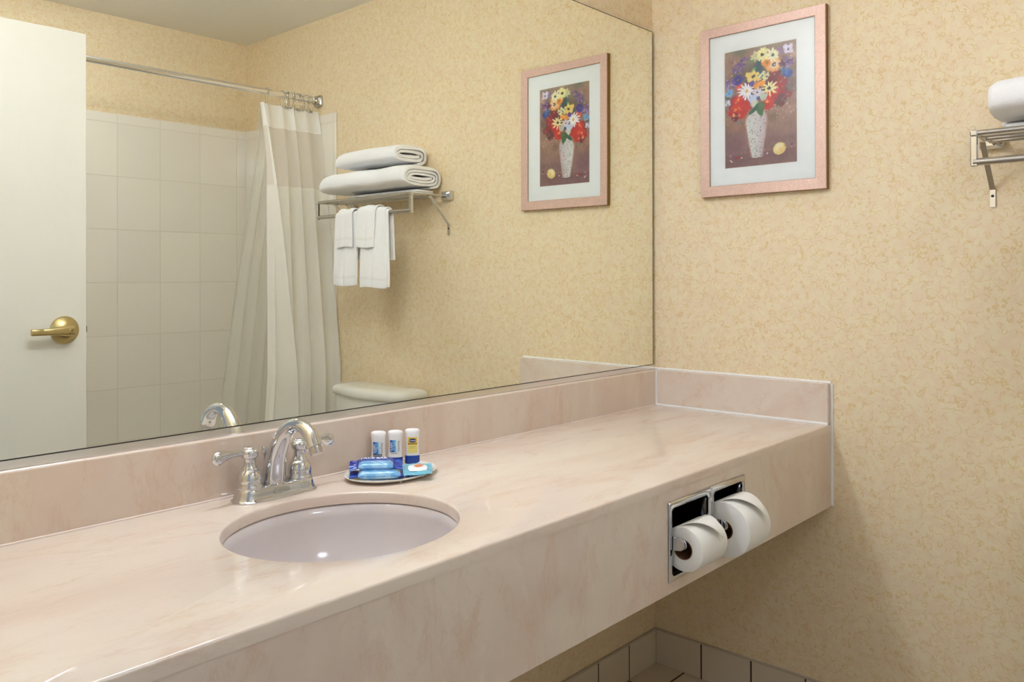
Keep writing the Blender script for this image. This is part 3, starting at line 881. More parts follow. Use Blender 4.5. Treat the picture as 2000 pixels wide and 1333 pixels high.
m.loft([rect(ay0, ay1, az0, az1, xm), rect(ay0-.0014, ay1+.0014, az0+.0014, az1-.0014, xm+.0014)], False, False, mi=1)
m.build('mat_board', ['mat', 'matcut'], pic, smooth=False)

def paint_flowers(W_, H_):
    rng = np.random.RandomState(11)
    yy, xx = np.mgrid[0:H_, 0:W_]; X = (xx+.5)/W_; Y = (yy+.5)/H_      # Y downwards
    asp = H_/W_
    def sm(seed, gx, gy):
        r = np.random.RandomState(seed).rand(gy+1, gx+1)
        fx_ = X*gx; fy_ = Y*gy; ix = np.minimum(fx_.astype(int), gx-1); iy = np.minimum(fy_.astype(int), gy-1)
        tx_ = fx_-ix; ty_ = fy_-iy; tx_ = tx_*tx_*(3-2*tx_); ty_ = ty_*ty_*(3-2*ty_)
        return (r[iy, ix]*(1-tx_)+r[iy, ix+1]*tx_)*(1-ty_)+(r[iy+1, ix]*(1-tx_)+r[iy+1, ix+1]*tx_)*ty_
    C = lambda r, g, b: np.array([r, g, b])/255.
    img = np.zeros((H_, W_, 3)); 
    t_ = np.clip(Y, 0, 1)[..., None]
    img[:] = C(166, 132, 114)*(1-t_)+C(138, 104, 100)*t_
    img += ((sm(1, 6, 9)-.5)*.10)[..., None]*np.array([1, .8, .5]) + ((sm(2, 14, 24)-.5)*.07)[..., None]*np.array([1, .9, .8])
    m_ = np.clip(1-((X-.30)/.5)**2-((Y-.60)/.12)**2, 0, 1)[..., None]; img = img*(1-.35*m_)+C(170, 118, 74)*.35*m_
    m_ = np.clip(1-((X-.85)/.35)**2-((Y-.62)/.16)**2, 0, 1)[..., None]; img = img*(1-.4*m_)+C(176, 142, 108)*.4*m_
    m_ = np.clip(1-((X-.1)/.35)**2-((Y-.85)/.16)**2, 0, 1)[..., None]; img = img*(1-.3*m_)+C(140, 92, 112)*.3*m_
    m_ = np.clip((.08-Y)/.08, 0, 1)[..., None]; img = img*(1-.6*m_)+C(150, 140, 118)*.6*m_
    def blend(mask, col, a=1.0):
        mk = (np.clip(mask, 0, 1)*a)[..., None]; img[:] = img*(1-mk)+np.asarray(col)*mk
    def disc(x, y, r, col, a=1.0, ry=None, soft=.25, rot=0.0, rough=0.0):
        ry = ry or r; dx = X-x; dy = (Y-y)*asp; c, s_ = math.cos(rot), math.sin(rot)
        u = (c*dx+s_*dy)/r; v = (-s_*dx+c*dy)/ry
        dd = np.sqrt(u*u+v*v)+(rough*(sm(int(x*977+y*331) % 9999, 30, 50)-.5) if rough else 0)
        blend((1+soft/2-dd)/soft, col, a)
    # table edge
    blend(((Y > .865-.015*(X-.5)) & (Y < .885-.015*(X-.5))).astype(float)*np.clip((X-.15)*3, .2, 1), C(160, 120, 104), .55)
    blend(((Y > .885-.02*(X-.5))).astype(float), C(122, 86, 86), .45)
    # foliage haze
    for k in range(70):
        x = .5+rng.randn()*.22; y = .30+rng.randn()*.11
        disc(x, y, .05+.04*rng.rand(), [C(70, 84, 70), C(96, 60, 58), C(84, 70, 60), C(60, 92, 74), C(110, 60, 54)][rng.randint(5)], .35, soft=.9)
    for (x, y, r, ry, rt_, c) in ((.48, .17, .06, .09, .3, C(44, 82, 92)), (.40, .21, .035, .07, .6, C(120, 160, 92)), (.33, .27, .09, .03, -.2, C(52, 104, 88)), (.50, .24, .05, .05, 0, C(40, 96, 120)), (.79, .31, .05, .06, .4, C(60, 120, 74)), (.30, .33, .05, .04, 0, C(98, 128, 70)), (.42, .10, .1, .05, -.4, C(128, 136, 104)), (.83, .42, .06, .08, 0, C(66, 60, 56)), (.78, .22, .05, .06, 0, C(96, 84, 74))):
        disc(x, y, r, c, .85, ry, .6, rt_, .3)
    # deep reds
    for (x, y, r, c) in ((.70, .28, .09, C(132, 34, 44)), (.68, .34, .09, C(112, 28, 40)), (.80, .33, .08, C(160, 36, 38)), (.78, .39, .08, C(170, 34, 36)), (.16, .44, .08, C(140, 40, 52)), (.10, .47, .05, C(110, 40, 60)), (.36, .28, .06, C(110, 44, 60)), (.42, .31, .05, C(96, 30, 70)), (.78, .48, .08, C(112, 52, 50)), (.88, .44, .05, C(150, 60, 56)),
                         (.20, .43, .09, C(206, 44, 34)), (.28, .49, .10, C(200, 36, 30)), (.16, .52, .10, C(208, 56, 36)), (.10, .53, .05, C(190, 36, 34)), (.24, .54, .07, C(196, 40, 32)), (.15, .57, .05, C(110, 24, 34)),
                         (.68, .40, .09, C(204, 40, 40)), (.60, .45, .09, C(206, 42, 36)), (.62, .49, .08, C(210, 54, 40)), (.57, .50, .05, C(190, 40, 36))):
        disc(x, y, r, c, .92, r*1.05, .35, 0, .35)
    for (x, y, c) in ((.20, .42, C(236, 130, 60)), (.16, .50, C(240, 130, 50)), (.60, .475, C(240, 170, 80)), (.22, .50, C(226, 96, 50)), (.13, .55, C(246, 170, 110)), (.21, .555, C(236, 120, 70))):
        disc(x, y, .022, c, .9, soft=.6)
    def petals(x, y, r, n_, col, w=.28, a0=0., cc=None, a=1.0, jag=0.0, sqz=1.0):
        for k in range(n_):
            an = a0+2*PI*k/n_+(rng.rand()-.5)*jag; rr = r*(.85+.3*rng.rand())
            disc(x+math.cos(an)*rr*.55, y+math.sin(an)*rr*.55/asp*sqz, rr*.48, col, a, rr*w, .35, an)
        if cc is not None: disc(x, y, r*.2, cc, 1, soft=.5)
    # orange and yellow
    disc(.69, .175, .11, C(232, 166, 92), 1, .10, .3, 0, .25); disc(.70, .17, .075, C(238, 206, 160), 1, .07, .5); disc(.70, .172, .026, C(60, 62, 60)); disc(.70, .172, .012, C(214, 206, 180))
    disc(.58, .145, .065, C(234, 148, 62), 1, .06, .3, 0, .3); disc(.60, .15, .02, C(150, 120, 50), .8)
    disc(.46, .325, .05, C(224, 150, 70), 1, .045, .3, 0, .3); disc(.54, .315, .045, C(238, 160, 66), 1, .05, .3, 0, .3); disc(.22, .31, .045, C(222, 96, 78), 1, .07, .3, .3)
    petals(.54, .075, .10, 9, C(238, 232, 168), .25, .2, C(60, 60, 40), jag=.3); petals(.44, .08, .07, 7, C(226, 222, 170), .22, .1, None, .8, jag=.5)
    petals(.68, .095, .10, 9, C(240, 236, 196), .2, .5, C(70, 90, 60), jag=.2)
    petals(.41, .245, .10, 6, C(234, 208, 116), .34, .5, C(80, 70, 50), jag=.4); disc(.36, .265, .05, C(238, 214, 130), .9, .03, .4, .5)
    for k in range(34):
        an = 2*PI*rng.rand(); rr = .07*math.sqrt(rng.rand()); disc(.56+math.cos(an)*rr, .25+math.sin(an)*rr/asp, .014, C(238, 234, 176)*(.9+.1*rng.rand()), .9, soft=.5)
    petals(.63, .365, .11, 10, C(240, 232, 170), .13, .1, C(70, 66, 40), jag=.25)
    petals(.32, .36, .12, 14, C(236, 234, 240), .11, 0, C(210, 170, 90), jag=.1)
    petals(.47, .385, .075, 8, C(214, 206, 214), .25, 0, C(110, 100, 100), jag=.3)
    disc(.41, .43, .06, C(200, 208, 230), 1, .06, .35, 0, .3); disc(.55, .425, .055, C(190, 198, 182), 1, .055, .35, 0, .3); disc(.43, .475, .05, C(208, 208, 190), 1, .05, .35, 0, .3); disc(.48, .43, .025, C(60, 74, 110), .8)
    # blues and violets
    petals(.19, .255, .075, 8, C(74, 64, 150), .35, 0, C(220, 180, 60), jag=.3); disc(.19, .25, .04, C(60, 48, 130), .5)
    disc(.39, .30, .04, C(84, 60, 150), .9, .035, .4)
    petals(.07, .36, .06, 6, C(120, 170, 214), .35, .2, C(60, 110, 150), jag=.2)
    for (cx_, cy_, rr_, n_, cs) in ((.88, .26, .06, 26, ((60, 96, 184), (90, 140, 214), (40, 66, 150))), (.83, .235, .05, 16, ((70, 120, 190), (40, 80, 110))), (.88, .18, .07, 22, ((124, 90, 160), (150, 120, 184), (90, 50, 90))), (.80, .18, .045, 14, ((110, 40, 70), (90, 40, 90))),
                                    (.08, .28, .07, 26, ((140, 110, 170), (170, 150, 196), (110, 80, 150))), (.20, .155, .07, 22, ((130, 100, 164), (110, 80, 150))), (.29, .10, .05, 14, ((130, 104, 150), (110, 86, 140))), (.80, .06, .06, 18, ((150, 124, 156), (170, 150, 176))), (.03, .44, .04, 18, ((220, 220, 226), (170, 160, 190)))):
        for k in range(n_):
            an = 2*PI*rng.rand(); q = rr_*math.sqrt(rng.rand()); c = cs[rng.randint(len(cs))]
            disc(cx_+math.cos(an)*q, cy_+math.sin(an)*q/asp, .010+.012*rng.rand(), C(*c), .85, soft=.5)
    petals(.89, .07, .075, 4, C(222, 214, 232), .40, .75, C(110, 110, 130), jag=.05)
    for k in range(190):
        x, y = (rng.rand(), .08+.56*rng.rand())
        if abs(x-.5) < .24 and y > .12 and y < .5 and rng.rand() < .8: continue
        c = [C(222, 214, 200), C(200, 150, 140), C(190, 190, 170), C(210, 180, 130), C(90, 60, 60)][rng.randint(5)]
        disc(x, y, .005+.006*rng.rand(), c, .55+.3*rng.rand(), soft=.6)
    for k in range(7): disc(.18+.045*rng.rand()+.0, .60+.03*rng.rand(), .006, C(120, 124, 120), .6, .04, .6, 1.4)
    # vase
    vy = [.535, .56, .60, .64, .70, .80, .90, .925, .932]; vl = [.40, .34, .305, .300, .315, .345, .375, .385, .40]; vr = [.52, .575, .595, .595, .585, .560, .535, .53, .52]
    l_ = np.interp(Y, vy, vl); r_ = np.interp(Y, vy, vr); ok = ((Y > .535) & (Y < .932))
    e_ = np.minimum(X-l_, r_-X)*80
    q = np.clip((X-l_)/(r_-l_), 0, 1)[..., None]
    vc = C(214, 218, 210)*(1-q)+C(196, 182, 184)*q
    mk = (np.clip(e_, 0, 1)*ok)[..., None]; img[:] = img*(1-mk)+vc*mk
    ed = np.clip(1-np.abs(np.minimum(X-l_, r_-X))*60, 0, 1)*ok; blend(ed, C(214, 178, 160), .6)
    for k in range(52):
        y = .56+.36*rng.rand(); a, b = np.interp(y, vy, vl), np.interp(y, vy, vr); x = lerp(a+.02, b-.02, rng.rand())
        disc(x, y, .0075, [C(84, 92, 84), C(120, 124, 110), C(110, 96, 104), C(150, 150, 110)][rng.randint(4)], .8, soft=.6)
    disc(.44, .90+.035, .12, C(90, 62, 60), .35, .012, .8)
    # leaves over the neck
    disc(.50, .525, .045, C(70, 110, 60), 1, .10, .2, -.25, .2); disc(.42, .525, .03, C(58, 96, 72), 1, .09, .3, .9, .2); disc(.53, .50, .05, C(84, 120, 66), .9, .05, .3, 0, .3)
    # fruit, petals on the table
    disc(.765, .875, .088, C(226, 204, 130), 1, .078, .15, -.5); disc(.76, .865, .055, C(240, 232, 200), .8, .05, .8); disc(.79, .88, .035, C(232, 196, 108), .7, .035, .8); disc(.84, .855, .012, C(150, 130, 70), .8)
    disc(.19, .915, .05, C(176, 50, 56), .85, .012, .5, 0); disc(.24, .92, .016, C(236, 206, 160), .95, .01, .4); disc(.09, .94, .028, C(232, 214, 200), .95, .01, .35, .7)
    disc(.60, .905, .012, C(220, 214, 226), .9); disc(.93, .87, .006, C(220, 214, 226), .8); disc(.93, .85, .02, C(70, 60, 90), .5); disc(.61, .92, .012, C(150, 70, 90), .7); disc(.08, .895, .02, C(180, 140, 140), .7)
    # brushy edges
    amp = np.where(Y < .53, 4.6, 1.4)
    di = ((sm(71, 46, 74)-.5)*amp).round().astype(int); dj = ((sm(72, 46, 74)-.5)*amp).round().astype(int)
    img = img[np.clip(yy+di, 0, H_-1), np.clip(xx+dj, 0, W_-1)]
    img = img*(1+.09*(sm(73, 60, 40)-.5)[..., None])
    img = img*1.04+.015+(rng.rand(H_, W_, 1)-.5)*.035
    return np.clip(img, 0, 1)
# seen from the room the corner side (small |y|) is the left of the print
painted('flower_print', paint_flowers, 210, 336, lambda u, v: (xm+.0012, lerp(ay0, ay1, u), lerp(az0, az1, v)), 'art', pic)
MB().add(rect(iy0, iy1, iz0, iz1, xf+.0042), [(0, 1, 2, 3)]).build('glazing', 'glass', pic, smooth=False)

# ================================================================== TOWEL SHELF
sy0, sy1 = -.943, -1.535
sh = thing('towel_shelf', (0, -1.24, 1.48), 'brushed steel hotel towel shelf with lower rail on the wallpapered wall', 'towel shelf')
for y in (sy0, sy1):
    # wall mount: faceted chrome block
    m = MB(); rings = []
    for hy_, hz_, x in ((.026, .018, -.0005), (.027, .019, -.010), (.024, .0165, -.022), (.015, .011, -.031)):
        rings.append([(x, y+.004*(1 if y > -1.2 else -1)+p, 1.5545+q) for p, q in rrect(hy_, hz_, .006, 4)])
    m.loft(rings).build('wall_mount', 'chrome', sh, angle=25)
    MB().tube([(-.028, y, 1.5535), (-.11, y, 1.5515), (-.196, y, 1.549)], .0062, 12, flat=[(1, .8)]*3).build('shelf_arm', 'nickel', sh)
    MB().box((-.2085, y-.0065, 1.4760), (-.1955, y+.0065, 1.5440)).build('drop_post', 'chrome', sh, smooth=False, bevel=.0018)
    MB().box((-.2095, y-.0078, 1.5440), (-.1940, y+.0078, 1.5575)).build('corner_cap', 'chrome', sh, smooth=False, bevel=.003)
    ys = y+(.004 if y > -1.2 else -.004)
    b = MB(); P = [(-.118, 1.5445), (-.105, 1.5435), (-.0035, 1.440), (-.0030, 1.398)]; w_ = .0058
    pts = []
    for (x, z) in P: pts.append([(x-.0012, ys-w_, z-.0008), (x-.0012, ys+w_, z-.0008), (x+.0012, ys+w_, z+.0008), (x+.0012, ys-w_, z+.0008)])
    b.loft(pts); br = b.build('support_strut', 'alu', sh, smooth=False)
    MB().lathe((-.0042, ys, 1.424), [(.003, 0), (.0034, -.0012), (.002, -.0022), (.001, -.0022)], 12, 'x').build('screw', 'dark', br)
for x, r in ((-.2015, .0062), (-.150, .0048), (-.100, .0048), (-.050, .0048)):
    MB().tube([(x, sy0+.001, 1.5505), (x, sy1-.001, 1.5505)], r, 14).build('shelf_rail', 'nickel', sh)
MB().tube([(-.2020, sy0+.001, 1.4860), (-.2020, sy1-.001, 1.4860)], .0082, 18).build('towel_rail', 'nickel', sh)

# ---- rolled towels on the shelf
def flat_spiral(hw0, hh0, turns, pitch, n=46, start=PI*1.2, direction=1, wob=0.0):
    """centre line of a flattened roll in (x, z)"""
    pts = []
    N = int(n*turns)
    for i in range(N+1):
        t = i/n; a = start+direction*2*PI*t
        hw = hw0-pitch*t; hh = max(hh0-pitch*t, .003)
        e = .72
        c, s_ = math.cos(a), math.sin(a)
        pts.append((hw*math.copysign(abs(c)**e, c), hh*math.copysign(abs(s_)**e, s_)+wob*math.sin(3*a+t)))
    return pts
def rolled_towel(loc, hw, hh, y0, y1, turns, pitch, thick, label, seed, direction=1, start=PI*1.2, sag=0.0):
    cx_, cz_ = loc
    t = thing('bath_towel', (cx_, (y0+y1)/2, cz_-hh), label, 'towel', 'folded bath towels on the shelf')
    line = flat_spiral(hw-thick/2, hh-thick/2, turns, pitch, direction=direction, start=start, wob=.0012)
    # closed strip outline
    P = [Vector((a, b, 0)) for a, b in line]; L1, L2 = [], []
    for i, p in enumerate(P):
        dd = (P[min(i+1, len(P)-1)]-P[max(i-1, 0)]).normalized(); nn = Vector((-dd.y, dd.x, 0))
        k_ = thick/2*(1+.10*math.sin(i*.9+seed)) * (min(1, .5+i/4) if i < 3 else 1) * (min(1, .5+(len(P)-1-i)/4) if i > len(P)-4 else 1)
        L1.append(p+nn*k_); L2.append(p-nn*k_)
    poly = L1+L2[::-1]; NS = 40; rings = []
    rng = random.Random(seed)
    for s_ in range(NS+1):
        v = s_/NS; y = lerp(y0, y1, v)
        ea = min(1, (v+.0006)/.05)            # near end: crisp with small round
        ka = .90+.10*math.sqrt(max(0, 1-(1-ea)**2))
        eb = min(1, (1-v)/.14); kb = .74+.26*math.sqrt(max(0, 1-(1-eb)**2))
        kz = ka*(kb if eb < 1 else 1); kx = ka*(.93+.07*kb)
        drop = sag*math.sin(PI*v)
        r = []
        for q_, p in enumerate(poly):
            tt = min(q_, len(poly)-1-q_)/len(L1)
            yq = y+(.010*tt*max(0, 1-v*12) if True else 0)*(-1)
            nz_ = mnoise.noise(Vector((p.x*30, y*14, p.y*30+seed)))*.0018
            r.append((cx_+p.x*kx+nz_, yq, cz_-hh+(p.y+hh)*kz*(1+.04*mnoise.noise(Vector((p.x*9+seed, y*9, 0))))+nz_*.6-drop*(p.y > 0)))
        rings.append(r)
    m = MB(); n_ = len(poly)
    vs = [p for r in rings for p in r]; fs = []
    for i in range(NS):
        for j in range(n_):
            a = i*n_+j; b = i*n_+(j+1) % n_; fs.append((a, b, b+n_, a+n_))
    h_ = len(L1)
    for base in (0, NS*n_):
        for j in range(h_-1): fs.append((base+j, base+j+1, base+n_-2-j, base+n_-1-j))
    m.add(vs, fs); m.build('terry_roll', 'terry', t, angle=75)
    return t
SHZ = 1.5572
# lowest: a flat folded towel
def slab_towel(y0, y1, x0, x1, z0, z1, label):
    t = thing('bath_towel', ((x0+x1)/2, (y0+y1)/2, z0), label, 'towel', 'folded bath towels on the shelf')
    for k in range(2):
        za, zb_ = lerp(z0, z1, k/2)+.0003, lerp(z0, z1, (k+1)/2)-.0003
        rings = []
        for i in range(25):
            v = i/24; y = lerp(y0, y1, v); kk = .9+.1*math.sqrt(max(0, 1-(1-min(1, v/.04, (1-v)/.04))**2))
            r = []
            for p, q in rrect((x1-x0)/2*kk-.004*k, (zb_-za)/2, (zb_-za)/2*.98, 6):
                r.append(((x0+x1)/2+p, y, (za+zb_)/2+q*kk+.001*mnoise.noise(Vector((p*20, y*20, k)))))
            rings.append(r)
        m = MB().loft(rings).build('fold_layer', 'terry', t, angle=75)
    return t
slab_towel(-.990, -1.420, -.142, -.030, SHZ, SHZ+.018, 'thin flat folded white towel lowest in the stack on the shelf')
rolled_towel((-.116, SHZ+.018+.0505), .112, .0500, -.970, -1.505, 3.2, .0134, .0100, 'longest rolled white towel, middle of the stack on the shelf', 3, start=PI*1.62)
rolled_towel((-.110, SHZ+.018+.100+.0450), .100, .0445, -1.045, -1.420, 2.3, .0158, .0122, 'shorter rolled white towel, topmost of the stack on the shelf', 8, start=PI*1.60)

# ---- towels over the lower rail
RX, RZ = -.2020, 1.4860
def draped(name, ya, yb, zf, zbk, r0, label, cat, group, thick=.006, skew=0.0, seed=1, pinch=0.0, hem=True, layers=1, taper=0.0):
    """cloth hung over the rail from y=ya to y=yb; front drop to zf, back drop to zbk"""
    t = thing(name, (RX, (ya+yb)/2, RZ), label, cat, group)
    def sheet(nm, off, ysh, zf_, mat_, ya_, yb_):
        path = []
        R_ = .0082+r0+off
        for i in range(21): path.append((RX-R_, lerp(zf_, RZ, i/20), 0))
        for i in range(1, 12): a = PI-PI*i/12; path.append((RX+R_*math.cos(a), RZ+R_*math.sin(a), 1))
        for i in range(21): path.append((RX+R_, lerp(RZ, zbk+off, i/20), 2))
        NY = 26; vs = []
        for (x, z, k) in path:
            fall = min(1, max(0, (RZ-z)/.25))
            for j in range(NY+1):
                v = j/NY; y = lerp(ya_, yb_, v)
                yc = (ya_+yb_)/2
                y = yc+(y-yc)*(1-pinch*(1-fall)+taper*fall)+skew*fall+ysh
                w_ = (.0055*fall+.0008)*math.sin(v*7+seed+off*200)+.0025*fall*math.sin(v*17+seed*2+z*9)
                wx = -abs(w_)*1.1 if k == 0 else (abs(w_)*.5 if k == 2 else 0)
                zz = z+(.003*math.sin(v*5+seed)*(1 if fall > .3 else 0)) + (.0022*math.sin(v*9+seed) if k == 1 else 0)
                vs.append((x+wx, y, zz))
        fs = [(i*(NY+1)+j, i*(NY+1)+j+1, (i+1)*(NY+1)+j+1, (i+1)*(NY+1)+j) for i in range(len(path)-1) for j in range(NY)]
        m = MB(); m.add(vs, fs); o_ = m.build(nm, mat_, t, angle=80)
        md = o_.modifiers.new('solid', 'SOLIDIFY'); md.thickness = thick; md.offset = 0
        md = o_.modifiers.new('bev', 'BEVEL'); md.width = thick*.4; md.segments = 2; md.limit_method = 'ANGLE'; md.angle_limit = math.radians(50)
        # woven band near the hem
        if hem:
            NYb = 26; mb = MB(); R2 = R_+thick/2+.0006; hv = []
            for zz0 in (zf_+.030, zf_+.034, zf_+.040):
                fall = min(1, max(0, (RZ-zz0)/.25))
                for j in range(NYb+1):
                    v = j/NYb; y = lerp(ya_, yb_, v); yc = (ya_+yb_)/2; y = yc+(y-yc)*(1-pinch*(1-fall)+taper*fall)+skew*fall+ysh
                    w_ = (.0055*fall+.0008)*math.sin(v*7+seed+off*200)+.0025*fall*math.sin(v*17+seed*2+zz0*9)
                    hv.append((RX-R2-abs(w_)*1.1, y, zz0+.003*math.sin(v*5+seed)))
            mb.add(hv, [(i*(NYb+1)+j, i*(NYb+1)+j+1, (i+1)*(NYb+1)+j+1, (i+1)*(NYb+1)+j) for i in range(2) for j in range(NYb)])
            mb.build('woven_band', 'band', o_, angle=80)
        return o_
    for k in range(layers):
        sheet('cloth' if k == layers-1 else 'inner_fold', k*(thick+.0008), (layers-1-k)*.010, zf+(layers-1-k)*.006, 'terry', ya, yb)
    return t
G1, G2 = 'hand towels over the lower rail', 'washcloths over the lower rail'
draped('hand_towel', -1.245, -1.400, 1.196, 1.30, .0042, 'long white hand towel hanging from the rail, farther from the mirror', 'towel', G1, .0065, 0.0, 2, .10)
draped('hand_towel', -1.062, -1.224, 1.188, 1.30, .0042, 'long white hand towel hanging from the rail, nearer the mirror', 'towel', G1, .0062, .004, 4, .10, layers=2)
draped('washcloth', -1.262, -1.372, 1.352, 1.40, .0150, 'short white washcloth over the farther hand towel', 'washcloth', G2, .0055, -.004, 6, .16, taper=.04)
draped('washcloth', -1.118, -1.232, 1.348, 1.40, .0215, 'short white washcloth over the hand towel nearer the mirror', 'washcloth', G2, .0055, -.014, 9, .02, taper=-.08)

# ================================================================== SHOWER ROD, CURTAIN, LINER, TUB
RY, RZ2 = -1.802, 2.055
rod = thing('shower_rod', (-.75, RY, RZ2), 'polished shower curtain rod across the tub below the ceiling', 'curtain rod')
MB().tube([(-1.529, RY, RZ2), (-.001, RY, RZ2)], .0132, 28).build('rod_tube', 'alu', rod)
for x, s_ in ((-.0005, -1), (-1.5295, 1)):
    rr = [[(x+s_*k, RY+p, RZ2+q) for p, q in rrect(hh_, hh_, .010, 5)] for hh_, k in ((.027, 0), (.027, .008), (.024, .013), (.019, .016), (.019, .026), (.017, .028))]
    MB().loft(rr).build('rod_flange', 'nickel', rod, angle=30)
# curtain
cur = thing('shower_curtain', (-.17, -1.76, .25), 'white shower curtain with sheer upper panel bunched at the wall end of the rod', 'shower curtain')
CT, CB = 2.0035, .22
def curt_pt(s_, z):
    """s_ 0..1 from the leading edge to the wall"""
    t = (CT-z)/(CT-CB)
    xt = -.318; q = min(1, t*1.25)
    xfold = lerp(-.318, -.420, max(0, t-.15)/.85) if t > .15 else -.318
    xlead = interp(t, [0, .2, .33, .6, 1], [-.318, -.296, -.285, -.262, -.24])
    yc = lerp(-1.790, -1.634, min(1, t*1.5)**.8)
    xr = -.012
    if s_ < .14:
        u = s_/.14; x = lerp(xlead, xfold, u*u*(3-2*u)); y = yc+.012+.016*math.cos(PI*u)*min(1, t*3+.12) - .012*u
        return (x, y, z)
    u = (s_-.14)/.86
    x = lerp(xfold, xr, u)
    A = lerp(.010, .024, min(1, t*1.6))
    nf = 4.6
    ph = nf*2*PI*(u**1.15)+.9*math.sin(4*u+1.2*t)+.5*math.sin(11*u+.7)
    y = yc-.012-.002+A*math.sin(ph-1.2)*(.55+.45*math.sin(2.3*u*PI+.6)**2)
    x += .010*math.sin(ph*1.0+.5)*min(1, t*2+.3)
    return (min(x, -.0115), y, z)
def curt_mesh(nm, z1, z0, mt, nz=30, s0=0, s1=1):
    NU = 190; vs = []
    for j in range(nz+1):
        z = lerp(z1, z0, j/nz)
        for i in range(NU+1): vs.append(curt_pt(lerp(s0, s1, i/NU), z))
    m = MB(); m.add(vs, [(j*(NU+1)+i, j*(NU+1)+i+1, (j+1)*(NU+1)+i+1, (j+1)*(NU+1)+i) for j in range(nz) for i in range(NU)])
    return m.build(nm, mt, cur, angle=80)
hb = curt_mesh('header_band', CT, 1.897, 'header', 12)
shp = curt_mesh('sheer_panel', 1.897, 1.635, 'sheer', 20); shp['label'] = 'sheer voile window of the curtain'
curt_mesh('lower_panel', 1.635, CB, 'curtain', 70)
# opaque edge hem beside the sheer panel
m = MB(); NZ = 24; vs = []
for j in range(NZ+1):
    z = lerp(1.897, 1.635, j/NZ)
    for s_ in (-.0, .05): p = curt_pt(s_, z); vs.append((p[0], p[1]+.0012, p[2]))
m.add(vs, [(2*j, 2*j+1, 2*j+3, 2*j+2) for j in range(NZ)]); m.build('edge_hem', 'header', cur)
# liner on the tub side
lin = thing('shower_liner', (-.25, -1.86, .45), 'translucent shower liner hanging inside the tub behind the curtain', 'shower liner')
NU, NZ = 90, 50; vs = []
for j in range(NZ+1):
    z = lerp(1.995, .42, j/NZ); t = j/NZ
    for i in range(NU+1):
        u = i/NU; xl = interp(t, [0, .12, .35, .85, 1], [-.315, -.320, -.372, -.490, -.52])
        x = lerp(xl, -.02, u); A = lerp(.006, .022, t)
        y = lerp(-1.822, -1.868, min(1, t*2))+A*math.sin(7*2*PI*u+1+t)
        vs.append((x, min(y, -1.812), z))
m = MB(); m.add(vs, [(j*(NU+1)+i, j*(NU+1)+i+1, (j+1)*(NU+1)+i+1, (j+1)*(NU+1)+i) for j in range(NZ) for i in range(NU)])
m.build('liner_sheet', 'liner', lin, angle=80)
# rings
def ring_mesh():
    m = MB(); P = []
    for k in range(29):
        a = math.radians(115)+math.radians(310)*k/28-math.radians(155)
        P.append((0, .020*math.sin(a), RZ2-.008+.0245*math.cos(a)-.0))
    P = []
    for k in range(25):
        a = lerp(-.82*PI, .82*PI, k/24); P.append((0, .0178*math.sin(a), .0000+.0178*math.cos(a)))
    P = [(.0, -.006, -.052)]+[(0, -.010, -.040), (0, -.0125, -.025)]+P[0:]+[(0, .0125, -.025), (0, .010, -.040), (0, .006, -.052)]
    m.tube(P, .0013, 8)
    for a in (-.5, -.25, 0, .25, .5): m.sphere((0, .0178*math.sin(a*2), .0178*math.cos(a*2)), .0032, 8, 6)
    m.sphere((0, 0, -.0545), .0058, 12, 8, sc=(1, 1.3, 1))
    return m
r0 = ring_mesh().build('curtain_ring', 'nickel')
tag(r0, 'lone steel curtain ring on the rod, apart from the bunched rings', 'curtain ring', 'curtain rings on the rod')
r0.location = (-.285, RY, RZ2+.0)
xsr = [-.205, -.186, -.172, -.156, -.138, -.122, -.108, -.092, -.074, -.058, -.045]
for i, x in enumerate(xsr):
    c = r0.copy(); COL.objects.link(c)
    c.location = (x, RY, RZ2); c.rotation_euler = (0, 0, math.radians([-18, 12, 25, -10, 20, -24, 8, 18, -14, 22, -8][i]))
    c['label'] = 'steel curtain ring, one of those bunched together near the wall end of the rod'
    c['group'] = 'bunched curtain rings on the rod'
del r0['group']
# tub
tub = thing('bathtub', (-.76, -2.05, 0), 'white bathtub with apron behind the shower curtain', 'bathtub')
rings = []
bx, by, hx0, hy0 = -.765, -2.060, .763, .378
for hx_, hy_, z, r_ in ((hx0, hy0, .0, .01), (hx0, hy0, .38, .012), (hx0-.002, hy0-.002, .388, .012), (hx0-.01, hy0-.01, .392, .02), (hx0-.075, hy0-.06, .392, .10), (hx0-.09, hy0-.075, .380, .11), (hx0-.12, hy0-.10, .20, .12), (hx0-.17, hy0-.14, .10, .12), (hx0-.3, hy0-.22, .085, .1)):
    rings.append([(bx+p, by+q, z) for p, q in rrect(hx_, hy_, r_, 8)])
MB().loft(rings).build('tub_shell', 'tub', tub, angle=40)
MB().lathe((-.25, by, .0862), [(.001, .0), (.03, .0), (.032, -.001)], 24).build('drain', 'chrome', tub)

